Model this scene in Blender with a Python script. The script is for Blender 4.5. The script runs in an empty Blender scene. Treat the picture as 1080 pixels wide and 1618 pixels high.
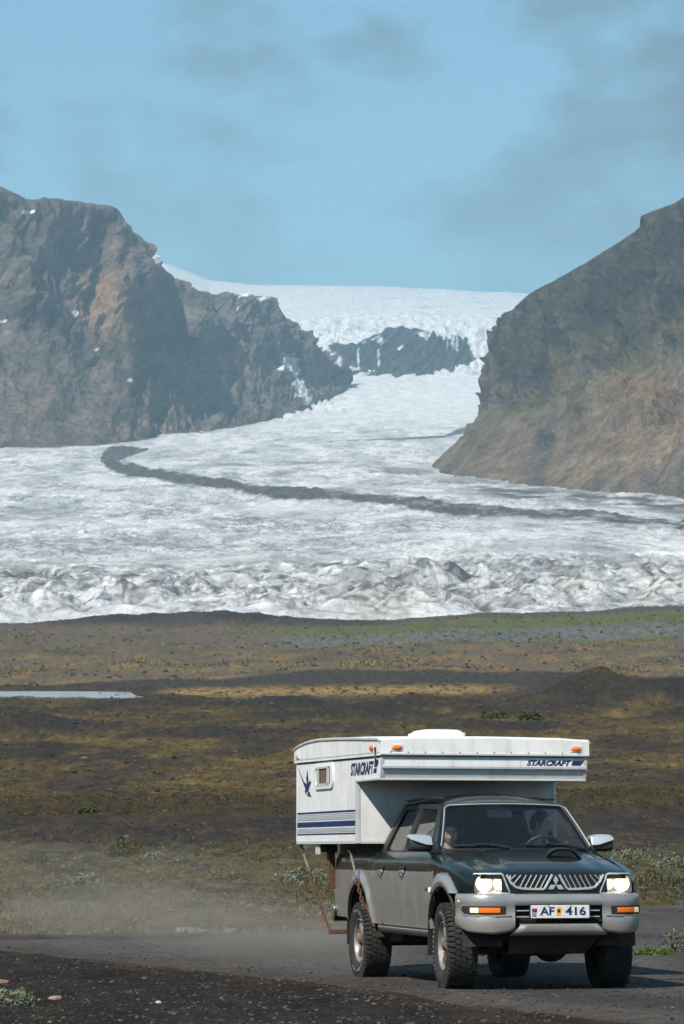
import bpy, bmesh, math, random
import numpy as np
from mathutils import Matrix, Vector, Euler

random.seed(7)
R = math.radians
SC = bpy.context.scene
COL = SC.collection

# ------------------------------------------------------------------ camera
FPX = 4470.0                 # focal length in pixels of the 1080 x 1618 photograph
HORIZON = 1030.0             # pixel row of the true horizon
ZC = 3.0                     # camera height over the datum
PITCH = math.atan((HORIZON - 809.0) / FPX)
CAM = np.array([0.0, 0.0, ZC])
cam_data = bpy.data.cameras.new('camera')
cam = bpy.data.objects.new('camera', cam_data)
COL.objects.link(cam)
cam.location = (0, 0, ZC)
cam.rotation_euler = (math.pi / 2 + PITCH, 0, 0)
cam_data.sensor_fit = 'VERTICAL'
cam_data.sensor_height = 36.0
cam_data.lens = FPX / 1618.0 * 36.0
cam_data.clip_start = 0.5
cam_data.clip_end = 60000
cam_data.dof.use_dof = True
cam_data.dof.focus_distance = 25.2
cam_data.dof.aperture_fstop = 11.0
SC.camera = cam

# ------------------------------------------------------------------ sky, sun, exposure
SUN_DIR = Vector((-0.40, -0.56, 0.73)).normalized()      # towards the sun
SUN_EL = math.asin(SUN_DIR.z)
SUN_AZ = math.atan2(SUN_DIR.x, SUN_DIR.y)
world = bpy.data.worlds.new('World')
SC.world = world
world.use_nodes = True
wn, wl = world.node_tree.nodes, world.node_tree.links
wn.clear()
w_out = wn.new('ShaderNodeOutputWorld')
w_bg = wn.new('ShaderNodeBackground')
w_sky = wn.new('ShaderNodeTexSky')
w_sky.sky_type = 'NISHITA'
w_sky.sun_disc = False
w_sky.sun_elevation = SUN_EL
w_sky.sun_rotation = SUN_AZ
w_sky.altitude = 50
w_sky.air_density = 0.85
w_sky.dust_density = 0.0
w_sky.ozone_density = 2.6
w_bg.inputs['Strength'].default_value = 0.105
# thin grey cloud drifting over the whole sky
w_co = wn.new('ShaderNodeTexCoord')
w_map = wn.new('ShaderNodeMapping')
w_map.inputs['Location'].default_value = (13.03, 15.77, 1.88)
w_map.inputs['Scale'].default_value = (13.0, 13.0, 22.0)
w_n1 = wn.new('ShaderNodeTexNoise')
w_n1.inputs['Scale'].default_value = 1.0
w_n1.inputs['Detail'].default_value = 7
w_n1.inputs['Roughness'].default_value = 0.52
w_ramp = wn.new('ShaderNodeValToRGB')
w_ramp.color_ramp.elements[0].position = 0.47
w_ramp.color_ramp.elements[0].color = (0, 0, 0, 1)
w_ramp.color_ramp.elements[1].position = 0.66
w_ramp.color_ramp.elements[1].color = (0.80, 0.80, 0.80, 1)
w_mix = wn.new('ShaderNodeMixRGB')
w_mix.inputs['Color2'].default_value = (0.8, 1.15, 1.5, 1)
w_tint = wn.new('ShaderNodeMixRGB')
w_tint.blend_type = 'MULTIPLY'
w_tint.inputs['Fac'].default_value = 1.0
w_tint.inputs['Color2'].default_value = (0.82, 1.08, 0.98, 1)
wl.new(w_co.outputs['Generated'], w_map.inputs['Vector'])
wl.new(w_map.outputs['Vector'], w_n1.inputs['Vector'])
wl.new(w_n1.outputs['Fac'], w_ramp.inputs['Fac'])
wl.new(w_sky.outputs['Color'], w_tint.inputs['Color1'])
wl.new(w_tint.outputs['Color'], w_mix.inputs['Color1'])
w_sep = wn.new('ShaderNodeSeparateXYZ')          # the cloud thickens overhead and thins out towards the ice cap
w_el = wn.new('ShaderNodeMapRange')
w_el.inputs['From Min'].default_value = 0.09; w_el.inputs['From Max'].default_value = 0.24
w_el.inputs['To Min'].default_value = 0.0; w_el.inputs['To Max'].default_value = 1.7
w_mul = wn.new('ShaderNodeMath'); w_mul.operation = 'MULTIPLY'; w_mul.use_clamp = True
wl.new(w_co.outputs['Generated'], w_sep.inputs[0]); wl.new(w_sep.outputs['Z'], w_el.inputs['Value'])
wl.new(w_ramp.outputs['Color'], w_mul.inputs[0]); wl.new(w_el.outputs['Result'], w_mul.inputs[1])
wl.new(w_mul.outputs['Value'], w_mix.inputs['Fac'])
wl.new(w_mix.outputs['Color'], w_bg.inputs['Color'])
wl.new(w_bg.outputs['Background'], w_out.inputs['Surface'])

sun_data = bpy.data.lights.new('sun', 'SUN')
sun_data.energy = 4.7
sun_data.angle = R(0.6)
sun_data.color = (1.0, 0.955, 0.88)
sun = bpy.data.objects.new('sun', sun_data)
COL.objects.link(sun)
sun.rotation_euler = SUN_DIR.to_track_quat('Z', 'Y').to_euler()

SC.view_settings.view_transform = 'Standard'
SC.view_settings.look = 'None'
SC.view_settings.exposure = 0.60
SC.view_settings.gamma = 1.0
SC.view_settings.use_curve_mapping = False
SC.cycles.use_denoising = True
SC.cycles.denoising_prefilter = 'FAST'
SC.cycles.sample_clamp_indirect = 4.0
SC.cycles.max_bounces = 8
SC.cycles.transparent_max_bounces = 16
SC.cycles.volume_bounces = 0
SC.cycles.caustics_reflective = False
SC.cycles.caustics_refractive = False

# ------------------------------------------------------------------ survey helpers
def ray(px, py):
    u = (np.asarray(px, float) - 540.0) / FPX
    v = (809.0 - np.asarray(py, float)) / FPX
    cp, sp = math.cos(PITCH), math.sin(PITCH)
    return u, cp - v * sp, sp + v * cp
def at(px, py, Y):
    """world point that lies on the sight line of a photograph pixel at ground distance Y"""
    dx, dy, dz = ray(px, py)
    t = np.asarray(Y, float) / dy
    return np.stack([dx * t, dy * t, ZC + dz * t], axis=-1)

# ------------------------------------------------------------------ noise
_rng = np.random.RandomState(11)
_perm = np.concatenate([_rng.permutation(512)] * 3)
_ga = _rng.rand(512) * 2 * math.pi
_gx, _gy = np.cos(_ga), np.sin(_ga)
def perlin(x, y, seed=0):
    x = np.asarray(x, float) + seed * 17.31
    y = np.asarray(y, float) + seed * 9.77
    xi = np.floor(x).astype(int); yi = np.floor(y).astype(int)
    xf = x - xi; yf = y - yi
    u = xf ** 3 * (xf * (xf * 6 - 15) + 10); v = yf ** 3 * (yf * (yf * 6 - 15) + 10)
    def g(ix, iy, fx, fy):
        h = _perm[_perm[ix & 511] + (iy & 511)]
        return _gx[h] * fx + _gy[h] * fy
    a = g(xi, yi, xf, yf); b = g(xi + 1, yi, xf - 1, yf)
    c = g(xi, yi + 1, xf, yf - 1); d = g(xi + 1, yi + 1, xf - 1, yf - 1)
    return ((a * (1 - u) + b * u) * (1 - v) + (c * (1 - u) + d * u) * v) * 1.5
def fbm(x, y, octv=4, seed=0, gain=0.5):
    s = 0; a = 1.0; n = 0
    for k in range(octv):
        s = s + a * perlin(np.asarray(x) * 2 ** k, np.asarray(y) * 2 ** k, seed + k * 3); n += a; a *= gain
    return s / n
def ridged(x, y, octv=4, seed=0, gain=0.5):
    s = 0; a = 1.0; n = 0
    for k in range(octv):
        s = s + a * (1 - np.abs(perlin(np.asarray(x) * 2 ** k, np.asarray(y) * 2 ** k, seed + k * 3)) * 2); n += a; a *= gain
    return s / n
def sstep(a, b, x):
    t = np.clip((np.asarray(x, float) - a) / (b - a), 0, 1)
    return t * t * (3 - 2 * t)
def mixc(c, d, m):
    return c * (1 - m[..., None]) + np.asarray(d, float) * m[..., None]

# ------------------------------------------------------------------ object helpers
def tag(o, label=None, cat=None, group=None, kind=None):
    if label: o['label'] = label
    if cat: o['category'] = cat
    if group: o['group'] = group
    if kind: o['kind'] = kind
    return o
def mesh_np(name, co, quads=None, tris=None, mat=None, parent=None, col=None, smooth=True, mats=None, fmat=None):
    co = np.ascontiguousarray(np.asarray(co, np.float32).reshape(-1, 3))
    me = bpy.data.meshes.new(name)
    me.vertices.add(len(co)); me.vertices.foreach_set('co', co.ravel())
    loops = []; starts = []; n = 0
    if quads is not None and len(quads):
        q = np.asarray(quads, np.int32).reshape(-1, 4); loops.append(q.ravel())
        starts.append(np.arange(len(q)) * 4); n += len(q) * 4
    if tris is not None and len(tris):
        t = np.asarray(tris, np.int32).reshape(-1, 3); loops.append(t.ravel())
        starts.append(n + np.arange(len(t)) * 3)
    lp = np.concatenate(loops).astype(np.int32); st = np.concatenate(starts).astype(np.int32)
    me.loops.add(len(lp)); me.loops.foreach_set('vertex_index', lp)
    me.polygons.add(len(st)); me.polygons.foreach_set('loop_start', st)
    if fmat is not None: me.polygons.foreach_set('material_index', np.asarray(fmat, np.int32))
    me.update(calc_edges=True)
    me.polygons.foreach_set('use_smooth', np.full(len(st), bool(smooth)))
    if col is not None:
        a = me.color_attributes.new('col', 'FLOAT_COLOR', 'POINT')
        c = np.ones((len(co), 4), np.float32); c[:, :3] = np.asarray(col).reshape(-1, 3)
        a.data.foreach_set('color', c.ravel())
    for m in (mats or ([mat] if mat else [])): me.materials.append(m)
    o = bpy.data.objects.new(name, me); COL.objects.link(o)
    if parent: o.parent = parent
    return o
def grid_faces(nu, nv):
    i = np.arange(nu * nv).reshape(nu, nv)
    return np.stack([i[:-1, :-1], i[1:, :-1], i[1:, 1:], i[:-1, 1:]], -1).reshape(-1, 4)

# ------------------------------------------------------------------ materials
MATS = {}
def new_mat(name):
    m = bpy.data.materials.new(name); m.use_nodes = True
    return m, m.node_tree.nodes, m.node_tree.links, m.node_tree.nodes['Principled BSDF']
def setp(b, **kw):
    for k, v in kw.items():
        b.inputs[k.replace('_', ' ')].default_value = v
def mat(name, color, rough=0.5, metal=0.0, var=0.0, vscale=8.0, bump=0.0, bscale=60.0, coat=0.0, dirt=None, dirt_amt=0.0,
        dirt_scale=3.0, spec=0.5, emit=None, emit_s=0.0, zdirt=None):
    """principled material with procedural tone variation, grain relief and dirt"""
    if name in MATS: return MATS[name]
    m, n, l, b = new_mat(name)
    setp(b, Roughness=rough, Metallic=metal)
    b.inputs['Specular IOR Level'].default_value = spec
    b.inputs['Coat Weight'].default_value = coat
    b.inputs['Coat Roughness'].default_value = 0.06
    co = n.new('ShaderNodeTexCoord')
    nz = n.new('ShaderNodeTexNoise'); nz.inputs['Scale'].default_value = vscale; nz.inputs['Detail'].default_value = 6
    l.new(co.outputs['Object'], nz.inputs['Vector'])
    mx = n.new('ShaderNodeMixRGB'); mx.blend_type = 'MULTIPLY'; mx.inputs['Fac'].default_value = 1
    mx.inputs['Color1'].default_value = (*color, 1)
    mr = n.new('ShaderNodeMapRange'); mr.inputs['From Min'].default_value = 0.3; mr.inputs['From Max'].default_value = 0.7
    mr.inputs['To Min'].default_value = 1 - var; mr.inputs['To Max'].default_value = 1 + var
    l.new(nz.outputs['Fac'], mr.inputs['Value']); l.new(mr.outputs['Result'], mx.inputs['Color2'])
    last = mx.outputs['Color']
    fac = None
    if dirt is not None:
        d = n.new('ShaderNodeTexNoise'); d.inputs['Scale'].default_value = dirt_scale; d.inputs['Detail'].default_value = 8
        d.inputs['Roughness'].default_value = 0.65
        l.new(co.outputs['Object'], d.inputs['Vector'])
        dr = n.new('ShaderNodeMapRange'); dr.inputs['From Min'].default_value = 0.42; dr.inputs['From Max'].default_value = 0.72
        dr.inputs['To Max'].default_value = dirt_amt
        l.new(d.outputs['Fac'], dr.inputs['Value'])
        fac = dr.outputs['Result']
        if zdirt:      # road dust that settles low on the thing
            sep = n.new('ShaderNodeSeparateXYZ'); l.new(co.outputs['Object'], sep.inputs['Vector'])
            zr = n.new('ShaderNodeMapRange'); zr.inputs['From Min'].default_value = zdirt[1]; zr.inputs['From Max'].default_value = zdirt[0]
            zr.inputs['To Max'].default_value = zdirt[2]
            l.new(sep.outputs['Z'], zr.inputs['Value'])
            ad = n.new('ShaderNodeMath'); ad.operation = 'ADD'; ad.use_clamp = True
            mu = n.new('ShaderNodeMath'); mu.operation = 'MULTIPLY'
            l.new(zr.outputs['Result'], mu.inputs[0]); l.new(d.outputs['Fac'], mu.inputs[1])
            l.new(fac, ad.inputs[0]); l.new(mu.outputs['Value'], ad.inputs[1])
            fac = ad.outputs['Value']
        dm = n.new('ShaderNodeMixRGB'); dm.inputs['Color2'].default_value = (*dirt, 1)
        l.new(fac, dm.inputs['Fac']); l.new(last, dm.inputs['Color1']); last = dm.outputs['Color']
        rm = n.new('ShaderNodeMapRange'); rm.inputs['To Min'].default_value = rough; rm.inputs['To Max'].default_value = 0.9
        l.new(fac, rm.inputs['Value']); l.new(rm.outputs['Result'], b.inputs['Roughness'])
        if metal:
            mm = n.new('ShaderNodeMapRange'); mm.inputs['To Min'].default_value = metal; mm.inputs['To Max'].default_value = 0
            l.new(fac, mm.inputs['Value']); l.new(mm.outputs['Result'], b.inputs['Metallic'])
        if coat:
            cm = n.new('ShaderNodeMapRange'); cm.inputs['To Min'].default_value = coat; cm.inputs['To Max'].default_value = 0
            l.new(fac, cm.inputs['Value']); l.new(cm.outputs['Result'], b.inputs['Coat Weight'])
    l.new(last, b.inputs['Base Color'])
    if bump:
        bn = n.new('ShaderNodeTexNoise'); bn.inputs['Scale'].default_value = bscale; bn.inputs['Detail'].default_value = 5
        l.new(co.outputs['Object'], bn.inputs['Vector'])
        bp = n.new('ShaderNodeBump'); bp.inputs['Strength'].default_value = bump; bp.inputs['Distance'].default_value = 0.02
        l.new(bn.outputs['Fac'], bp.inputs['Height']); l.new(bp.outputs['Normal'], b.inputs['Normal'])
    if emit is not None:
        b.inputs['Emission Color'].default_value = (*emit, 1); b.inputs['Emission Strength'].default_value = emit_s
    MATS[name] = m
    return m
def attr_mat(name, scale, amt=0.35, rough=0.9, bump=0.6, bdist=1.0, bscale=None, spec=0.2, fine=6.0, ys=1.0):
    """colour comes from the mesh's own rock / soil / ice attribute, broken up by two octaves of noise"""
    m, n, l, b = new_mat(name)
    setp(b, Roughness=rough); b.inputs['Specular IOR Level'].default_value = spec
    at_ = n.new('ShaderNodeAttribute'); at_.attribute_name = 'col'
    co = n.new('ShaderNodeTexCoord')
    mp = n.new('ShaderNodeMapping'); mp.inputs['Scale'].default_value = (1, ys, 1); l.new(co.outputs['Object'], mp.inputs['Vector'])
    last = at_.outputs['Color']
    for k, s in enumerate((scale, scale * fine)):
        nz = n.new('ShaderNodeTexNoise'); nz.inputs['Scale'].default_value = s; nz.inputs['Detail'].default_value = 8
        nz.inputs['Roughness'].default_value = 0.62
        l.new(mp.outputs['Vector'], nz.inputs['Vector'])
        mr = n.new('ShaderNodeMapRange'); mr.inputs['From Min'].default_value = 0.3; mr.inputs['From Max'].default_value = 0.7
        mr.inputs['To Min'].default_value = 1 - amt; mr.inputs['To Max'].default_value = 1 + amt
        l.new(nz.outputs['Fac'], mr.inputs['Value'])
        mx = n.new('ShaderNodeMixRGB'); mx.blend_type = 'MULTIPLY'; mx.inputs['Fac'].default_value = 1
        l.new(last, mx.inputs['Color1']); l.new(mr.outputs['Result'], mx.inputs['Color2']); last = mx.outputs['Color']
    l.new(last, b.inputs['Base Color'])
    bn = n.new('ShaderNodeTexNoise'); bn.inputs['Scale'].default_value = bscale or scale * 3; bn.inputs['Detail'].default_value = 8
    bn.inputs['Roughness'].default_value = 0.65
    l.new(co.outputs['Object'], bn.inputs['Vector'])
    bp = n.new('ShaderNodeBump'); bp.inputs['Strength'].default_value = bump; bp.inputs['Distance'].default_value = bdist
    l.new(bn.outputs['Fac'], bp.inputs['Height']); l.new(bp.outputs['Normal'], b.inputs['Normal'])
    return m

# =================================================================== TERRAIN
def polydist(px, py, pts):
    """distance to a polyline, and the position along it"""
    best = np.full(np.shape(px), 1e9); along = np.zeros(np.shape(px)); n = len(pts) - 1
    for k in range(n):
        (x0, y0), (x1, y1) = pts[k], pts[k + 1]
        dx, dy = x1 - x0, y1 - y0
        t = np.clip(((px - x0) * dx + (py - y0) * dy) / (dx * dx + dy * dy), 0, 1)
        d = np.hypot(px - x0 - t * dx, py - y0 - t * dy)
        m = d < best
        best = np.where(m, d, best); along = np.where(m, (k + t) / n, along)
    return best, along
def inpoly(px, py, pts):
    c = np.zeros(np.shape(px), bool); j = len(pts) - 1
    for i in range(len(pts)):
        xi, yi = pts[i]; xj, yj = pts[j]
        c ^= ((yi > py) != (yj > py)) & (px < (xj - xi) * (py - yi) / (yj - yi + 1e-9) + xi)
        j = i
    return c

# ---- the plain: height below / above the camera by bearing (columns) and distance (rows)
G_PX = np.array([-400, 0, 270, 540, 800, 1080, 1500.0])
G_ROWS = [  # distance, sight-line rows (photograph pixels) per bearing column
    (1.0,  [0] * 7), 
]
PLANE_H, PLANE_T = 1.203, 0.0704
def near_plane(Y):
    return -(PLANE_H + PLANE_T * Y) + 0.0139 * (26.2 - np.clip(Y, 12, 31)) * 0.72 - 0.005
_rows = [
    (52,  [1447, 1450, 1449, 1449, 1450, 1450, 1450]),
    (66,  [1424, 1424, 1424, 1422, 1424, 1425, 1426]),
    (80,  [1384, 1386, 1388, 1390, 1392, 1392, 1390]),
    (95,  [1338, 1342, 1345, 1348, 1350, 1350, 1350]),
    (112, [1300, 1303, 1306, 1304, 1304, 1304, 1304]),
    (122, [1284, 1286, 1286, 1284, 1282, 1274, 1270]),
    (128, [1264, 1268, 1266, 1264, 1260, 1246, 1240]),
    (150, [1238, 1240, 1236, 1232, 1230, 1226, 1220]),
    (200, [1184, 1186, 1184, 1180, 1178, 1176, 1176]),
    (260, [1146, 1148, 1146, 1142, 1142, 1142, 1142]),
    (320, [1122, 1124, 1122, 1120, 1122, 1122, 1122]),
    (390, [1107, 1107, 1107, 1106, 1110, 1112, 1112]),
    (420, [1104, 1104, 1104, 1101, 1106, 1108, 1108]),
    (440, [1103, 1103, 1100, 1097, 1098, 1100, 1100]),
    (492, [1098, 1098, 1092, 1086, 1086, 1088, 1088]),
    (510, [1088, 1088, 1085, 1077, 1078, 1080, 1080]),
    (520, [1086, 1087, 1078, 1060, 1062, 1072, 1072]),
    (560, [1070, 1072, 1068, 1054, 1052, 1056, 1056]),
    (620, [1050, 1052, 1050, 1040, 1034, 1034, 1034]),
    (700, [1020, 1024, 1026, 1020, 1014, 1008, 1004]),
    (780, [1000, 1004, 1008, 1004, 994, 984, 980]),
    (840, [990, 994, 996, 992, 980, 968, 960]),
    (900, [984, 986, 988, 984, 970, 958, 952]),
    (960, [988, 988, 990, 986, 976, 970, 965]),
    (1100, [1000, 1000, 1000, 1000, 1000, 1000, 1000]),
    (2000, [1020] * 7), (14000, [1029] * 7)]
_GY = np.array([r[0] for r in _rows], float)
_GT = np.array([[-(p - HORIZON) / FPX * r[0] for p in r[1]] for r in _rows])
def smoothed(n=900):
    ly = np.linspace(math.log(50), math.log(14000), n)
    t = np.stack([np.interp(np.exp(ly), _GY, _GT[:, k]) for k in range(7)], 1)
    for _ in range(3): t[1:-1] = t[:-2] * .25 + t[1:-1] * .5 + t[2:] * .25
    return ly, t
_LY, _LT = smoothed()
def px_of(X, Y): return 540 + FPX * X / np.maximum(Y, 1e-3)
MOUNDS = [  # px, distance, half-width m, half-depth m, height m, sharpness
    (948, 300, 10.0, 20, 4.4, 1.15), (1085, 312, 12, 22, 2.3, 1.6), (850, 285, 8, 16, 1.2, 1.6), (660, 300, 7, 15, 1.6, 1.7), (560, 285, 7, 15, 1.0, 1.8),
    (262, 350, 8, 25, 1.3, 1.7), (40, 250, 6.5, 20, 1.5, 1.7), (440, 330, 9, 24, 1.0, 1.8), (330, 890, 32, 40, 4.4, 1.6),
    (180, 905, 22, 36, 2.3, 1.6), (60, 200, 3, 12, .5, 1.6), (-200, 300, 14, 30, 3, 1.6), (1300, 280, 14, 26, 4, 1.5), (470, 870, 25, 30, 1.6, 1.6),
    (760, 240, 6, 14, .5, 1.8), (330, 230, 7, 16, .6, 1.8)]
def road_sd(X, Y):
    """positive inside the gravel road and its turning area (metres, rough)"""
    far = (X - -4.8) * 0.889 - (Y - 39.7) * 0.458 + 0.25 * perlin(X * .35, Y * .35, 5)    # beyond the far edge it is negative
    near = 9.0 + (Y - 20.0)                                                                # unused side
    e = np.array([[-30, 47.5], [-12, 42.0], [-4.6, 36.6], [-2.9, 33.6], [-1.5, 30.3], [-.2, 26.3], [.9, 22.2], [1.8, 19.5], [3.6, 15], [6, 9]])
    lim = np.interp(X, e[:, 0], e[:, 1])
    near = (Y - lim) * 0.5 + 0.3 * perlin(X * .5, Y * .5, 8)
    isl = 1.0 - np.hypot((X - 6.6) / 2.6, (Y - 33.6 - (X - 6.6) * .9) / 4.6)               # the grassy island on the right
    isl = -isl * 2.4 + 0.3 * perlin(X * .6, Y * .6, 12)
    return np.minimum(np.minimum(far, near), isl)
def ground_z(X, Y, detail=True):
    X = np.asarray(X, float); Y = np.asarray(Y, float)
    Yr = np.maximum(Y, 0.5)
    px = np.clip(px_of(X, Yr), -400, 1500)
    ly = np.log(np.clip(Yr, 50, 14000))
    fi = (ly - _LY[0]) / (_LY[-1] - _LY[0]) * (len(_LY) - 1)
    i0 = np.clip(np.floor(fi).astype(int), 0, len(_LY) - 2); ft = fi - i0
    ci = np.interp(px, G_PX, np.arange(7.0)); c0 = np.clip(np.floor(ci).astype(int), 0, 5); ct = ci - c0
    ct = ct * ct * (3 - 2 * ct)
    a = _LT[i0, c0] * (1 - ct) + _LT[i0, c0 + 1] * ct
    b = _LT[i0 + 1, c0] * (1 - ct) + _LT[i0 + 1, c0 + 1] * ct
    far = a * (1 - ft) + b * ft
    w = sstep(42, 58, Yr)
    z = near_plane(np.minimum(Yr, 60)) * (1 - w) + far * w
    # verge bank on the near left, in front of the road
    sd = road_sd(X, Yr)
    ver = sstep(0.0, -1.6, sd) * sstep(46, 34, Yr) * sstep(3.5, 1.0, X)
    z = z + ver * 0.07
    isl = sstep(-.2, 1.0, 1.0 - np.hypot((X - 6.6) / 2.6, (Yr - 33.6 - (X - 6.6) * .9) / 4.6))
    z = z + isl * 0.16
    for (mp, my, wx, wy, h, sh) in MOUNDS:
        mx = (mp - 540) / FPX * my
        q = np.hypot((X - mx) / wx, (Yr - my) / wy)
        z = z + h * np.exp(-q ** sh * 1.6) * (1 + .22 * perlin(X * .12, Yr * .06, 31))
    if detail:
        off = sstep(0.3, -0.6, sd)
        d = off * (0.05 * fbm(X * .9, Yr * .55, 4, 2) + 0.14 * fbm(X * .22, Yr * .10, 3, 4) * sstep(45, 70, Yr))
        d = d + (1 - off) * 0.02 * fbm(X * .7, Yr * .4, 3, 6)
        d = d + sstep(60, 100, Yr) * (.10 + .0006 * Yr) * ridged(X * .55, Yr * .16, 3, 15) * (.5 + fbm(X * .08, Yr * .04, 2, 17))
        d = d + sstep(120, 200, Yr) * (.55 * fbm(X * .06, Yr * .03, 4, 9) + .18 * ridged(X * .2, Yr * .09, 3, 14))
        d = d + sstep(480, 620, Yr) * 0.9 * fbm(X * .03, Yr * .015, 4, 19)
        wat = sstep(415, 430, Yr) * sstep(505, 492, Yr) * sstep(300, 245, px_of(X, Yr))
        z = z + d * (1 - wat)
    return z + ZC
WATER_Z = float(-(1097.4 - HORIZON) / FPX * 460 + ZC)

# polar sheet, dense where the photograph looks, closing behind the camera
ang = np.concatenate([np.linspace(-math.pi, -0.30, 40)[:-1], np.linspace(-0.30, -0.150, 40)[:-1], np.linspace(-0.150, 0.150, 470),
                      np.linspace(0.150, 0.30, 40)[1:], np.linspace(0.30, math.pi, 40)[1:]])
rad = np.concatenate([[0.05, 1, 3, 6, 9, 12], np.geomspace(15, 60, 150)[:-1], np.geomspace(60, 410, 172)[:-1], np.linspace(410, 540, 70)[:-1],
                      np.geomspace(540, 1000, 80)[:-1], np.geomspace(1000, 14000, 16)])
AA, RR = np.meshgrid(ang, rad, indexing='ij')
X = np.sin(AA) * RR; Yc = np.cos(AA) * RR
front = np.cos(AA) > 0.9
Yu = np.where(front, Yc, RR)                           # beside and behind the camera the same plain goes on
Xu = np.where(front, X, np.sign(X + 1e-9) * 0.6 * RR)
Z = ground_z(Xu, Yu)
Z = Z + (1 - sstep(.80, .93, np.cos(AA))) * sstep(220, 3200, RR) * (230 + 170 * fbm(np.sin(AA) * 3, np.cos(AA) * 3, 3, 71)) * sstep(14000, 6000, RR)   # moor and hills all round
PXg = px_of(Xu, np.maximum(Yu, .1)); PYg = HORIZON - (Z - ZC) / np.maximum(Yu, .1) * FPX
# soil, moss and grass colours, with cloud shade and a sunlit strip mixed in
gravel = np.array([.038, .030, .025]); brown = np.array([.070, .047, .030]); moss = np.array([.090, .064, .023])
gold = np.array([.22, .145, .055]); green = np.array([.085, .125, .018]); pale = np.array([.105, .092, .052]); violet = np.array([.15, .16, .27])
grey = np.array([.070, .064, .060]); dark = np.array([.026, .022, .020])
n1 = fbm(X * .35, Yc * .12, 4, 40); n2 = fbm(X * 1.3, Yc * .45, 4, 44); n3 = fbm(X * .05, Yc * .02, 4, 48); n4 = fbm(X * .12, Yc * .035, 5, 52)
c = np.broadcast_to(gravel, X.shape + (3,)).copy()
c = mixc(c, brown, sstep(-.1, .35, n1) * .7)
heath = sstep(47, 54, Yu) * sstep(106, 88, Yu + 9 * n1)
c = mixc(c, pale, heath * sstep(-.35, .1, n2 + .5 * n1) * .9)
c = mixc(c, moss, heath * sstep(-.15, .2, n1 - .3 * n2) * .85)
lip = np.exp(-((Yu - 127 - 2 * n1) / 7.0) ** 2)
c = mixc(c, np.array([.052, .036, .012]), lip * sstep(-.3, .1, n2) * .9)
mid = sstep(128, 140, Yu) * sstep(420, 330, Yu)
c = mixc(c, moss, mid * sstep(-.30, .12, n4 + .45 * n2) * .85)
c = mixc(c, gold * .78, mid * sstep(.02, .42, .55 * n4 + .55 * n1 + .5 * n2) * .75)
c = mixc(c, dark, mid * sstep(.0, .35, n3 - .3 * n4) * .55)  # dark gravel, its tone also standing in for cloud shadow on this belt
sunlit_band = np.exp(-((PYg - (1092 - .012 * (PXg - 500))) / 7.5) ** 2) * sstep(225, 300, PXg) * sstep(860, 700, PXg) * sstep(330, 380, Yu) * sstep(520, 505, Yu)  # golden moss strip, sunlight through a cloud gap put into its colour
c = mixc(c, gold * 1.15, np.clip(sunlit_band * 1.3, 0, 1) * sstep(-.45, .0, n2 + n1))
sand = sstep(380, 400, Yu) * sstep(440, 428, Yu) * sstep(280, 200, PXg)
c = mixc(c, np.array([.10, .096, .09]), sand * .8)
bankf = sstep(502, 508, Yu) * sstep(524, 519, Yu) * sstep(110, 240, PXg) * sstep(900, 800, PXg)
c = mixc(c, np.array([.045, .040, .036]), bankf)
farp = sstep(520, 530, Yu)
c = mixc(c, np.array([.125, .098, .068]), farp * .85)
c = mixc(c, gold * .85, farp * sstep(-.02, .3, n4 + .4 * n1) * .8 * sstep(760, 640, Yu))
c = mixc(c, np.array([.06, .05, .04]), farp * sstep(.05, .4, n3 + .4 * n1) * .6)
c = mixc(c, green * .62, farp * sstep(.14, .30, fbm(X * .06, Yc * .03, 4, 77)) * sstep(.05, .3, n1 + .1) * .8 * sstep(540, 640, Yu))
lup = sstep(350, 520, PXg + 60 * n4) * sstep(660, 700, Yu) * sstep(870, 830, Yu + (1080 - PXg) * .02)
lupg = np.clip(lup * sstep(-.30, .05, n4 + .3 * n1 + .25 * sstep(760, 800, Yu)), 0, 1)
c = mixc(c, green * .85, lupg * sstep(-.35, .15, n1 + n2) * .75)
lupv = lup * sstep(-.16, .16, fbm(X * .5, Yc * .09, 4, 90) + .25 * n4) * sstep(690, 705, Yu) * sstep(795, 770, Yu)
c = mixc(c, violet, lupv * .45)
mor = sstep(845, 880, Yu)
c = mixc(c, np.array([.072, .062, .055]), mor * .85)
for (mp, my, wx, wy, h, sh) in MOUNDS:
    mx = (mp - 540) / FPX * my
    q = np.hypot((Xu - mx) / wx, (Yu - my) / wy)
    c = mixc(c, dark * 1.15, sstep(1.35, .7, q + .4 * n1) * (.8 if my < 500 else .6))
    if mp in (948, 850, 660): c = mixc(c, moss * .75, np.exp(-(q / .22) ** 2) * .8)
sdg = road_sd(Xu, Yu)
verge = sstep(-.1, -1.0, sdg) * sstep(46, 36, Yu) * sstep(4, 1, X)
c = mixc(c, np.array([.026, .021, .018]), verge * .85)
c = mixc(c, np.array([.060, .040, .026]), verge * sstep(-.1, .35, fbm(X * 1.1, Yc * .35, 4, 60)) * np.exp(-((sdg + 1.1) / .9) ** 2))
isl = sstep(.1, -.6, sdg) * sstep(3.5, 5, X) * sstep(24, 28, Yu) * sstep(46, 40, Yu)
c = mixc(c, np.array([.055, .060, .020]), isl * sstep(-.2, .2, n2))
ground_mat = attr_mat('moraine_soil', 1.6, amt=.42, bump=1.0, bdist=.16, bscale=4.0, rough=.95, spec=.1, fine=5, ys=.22)
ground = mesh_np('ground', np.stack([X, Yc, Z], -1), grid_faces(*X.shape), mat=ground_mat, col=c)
tag(ground, kind='structure')

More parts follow.
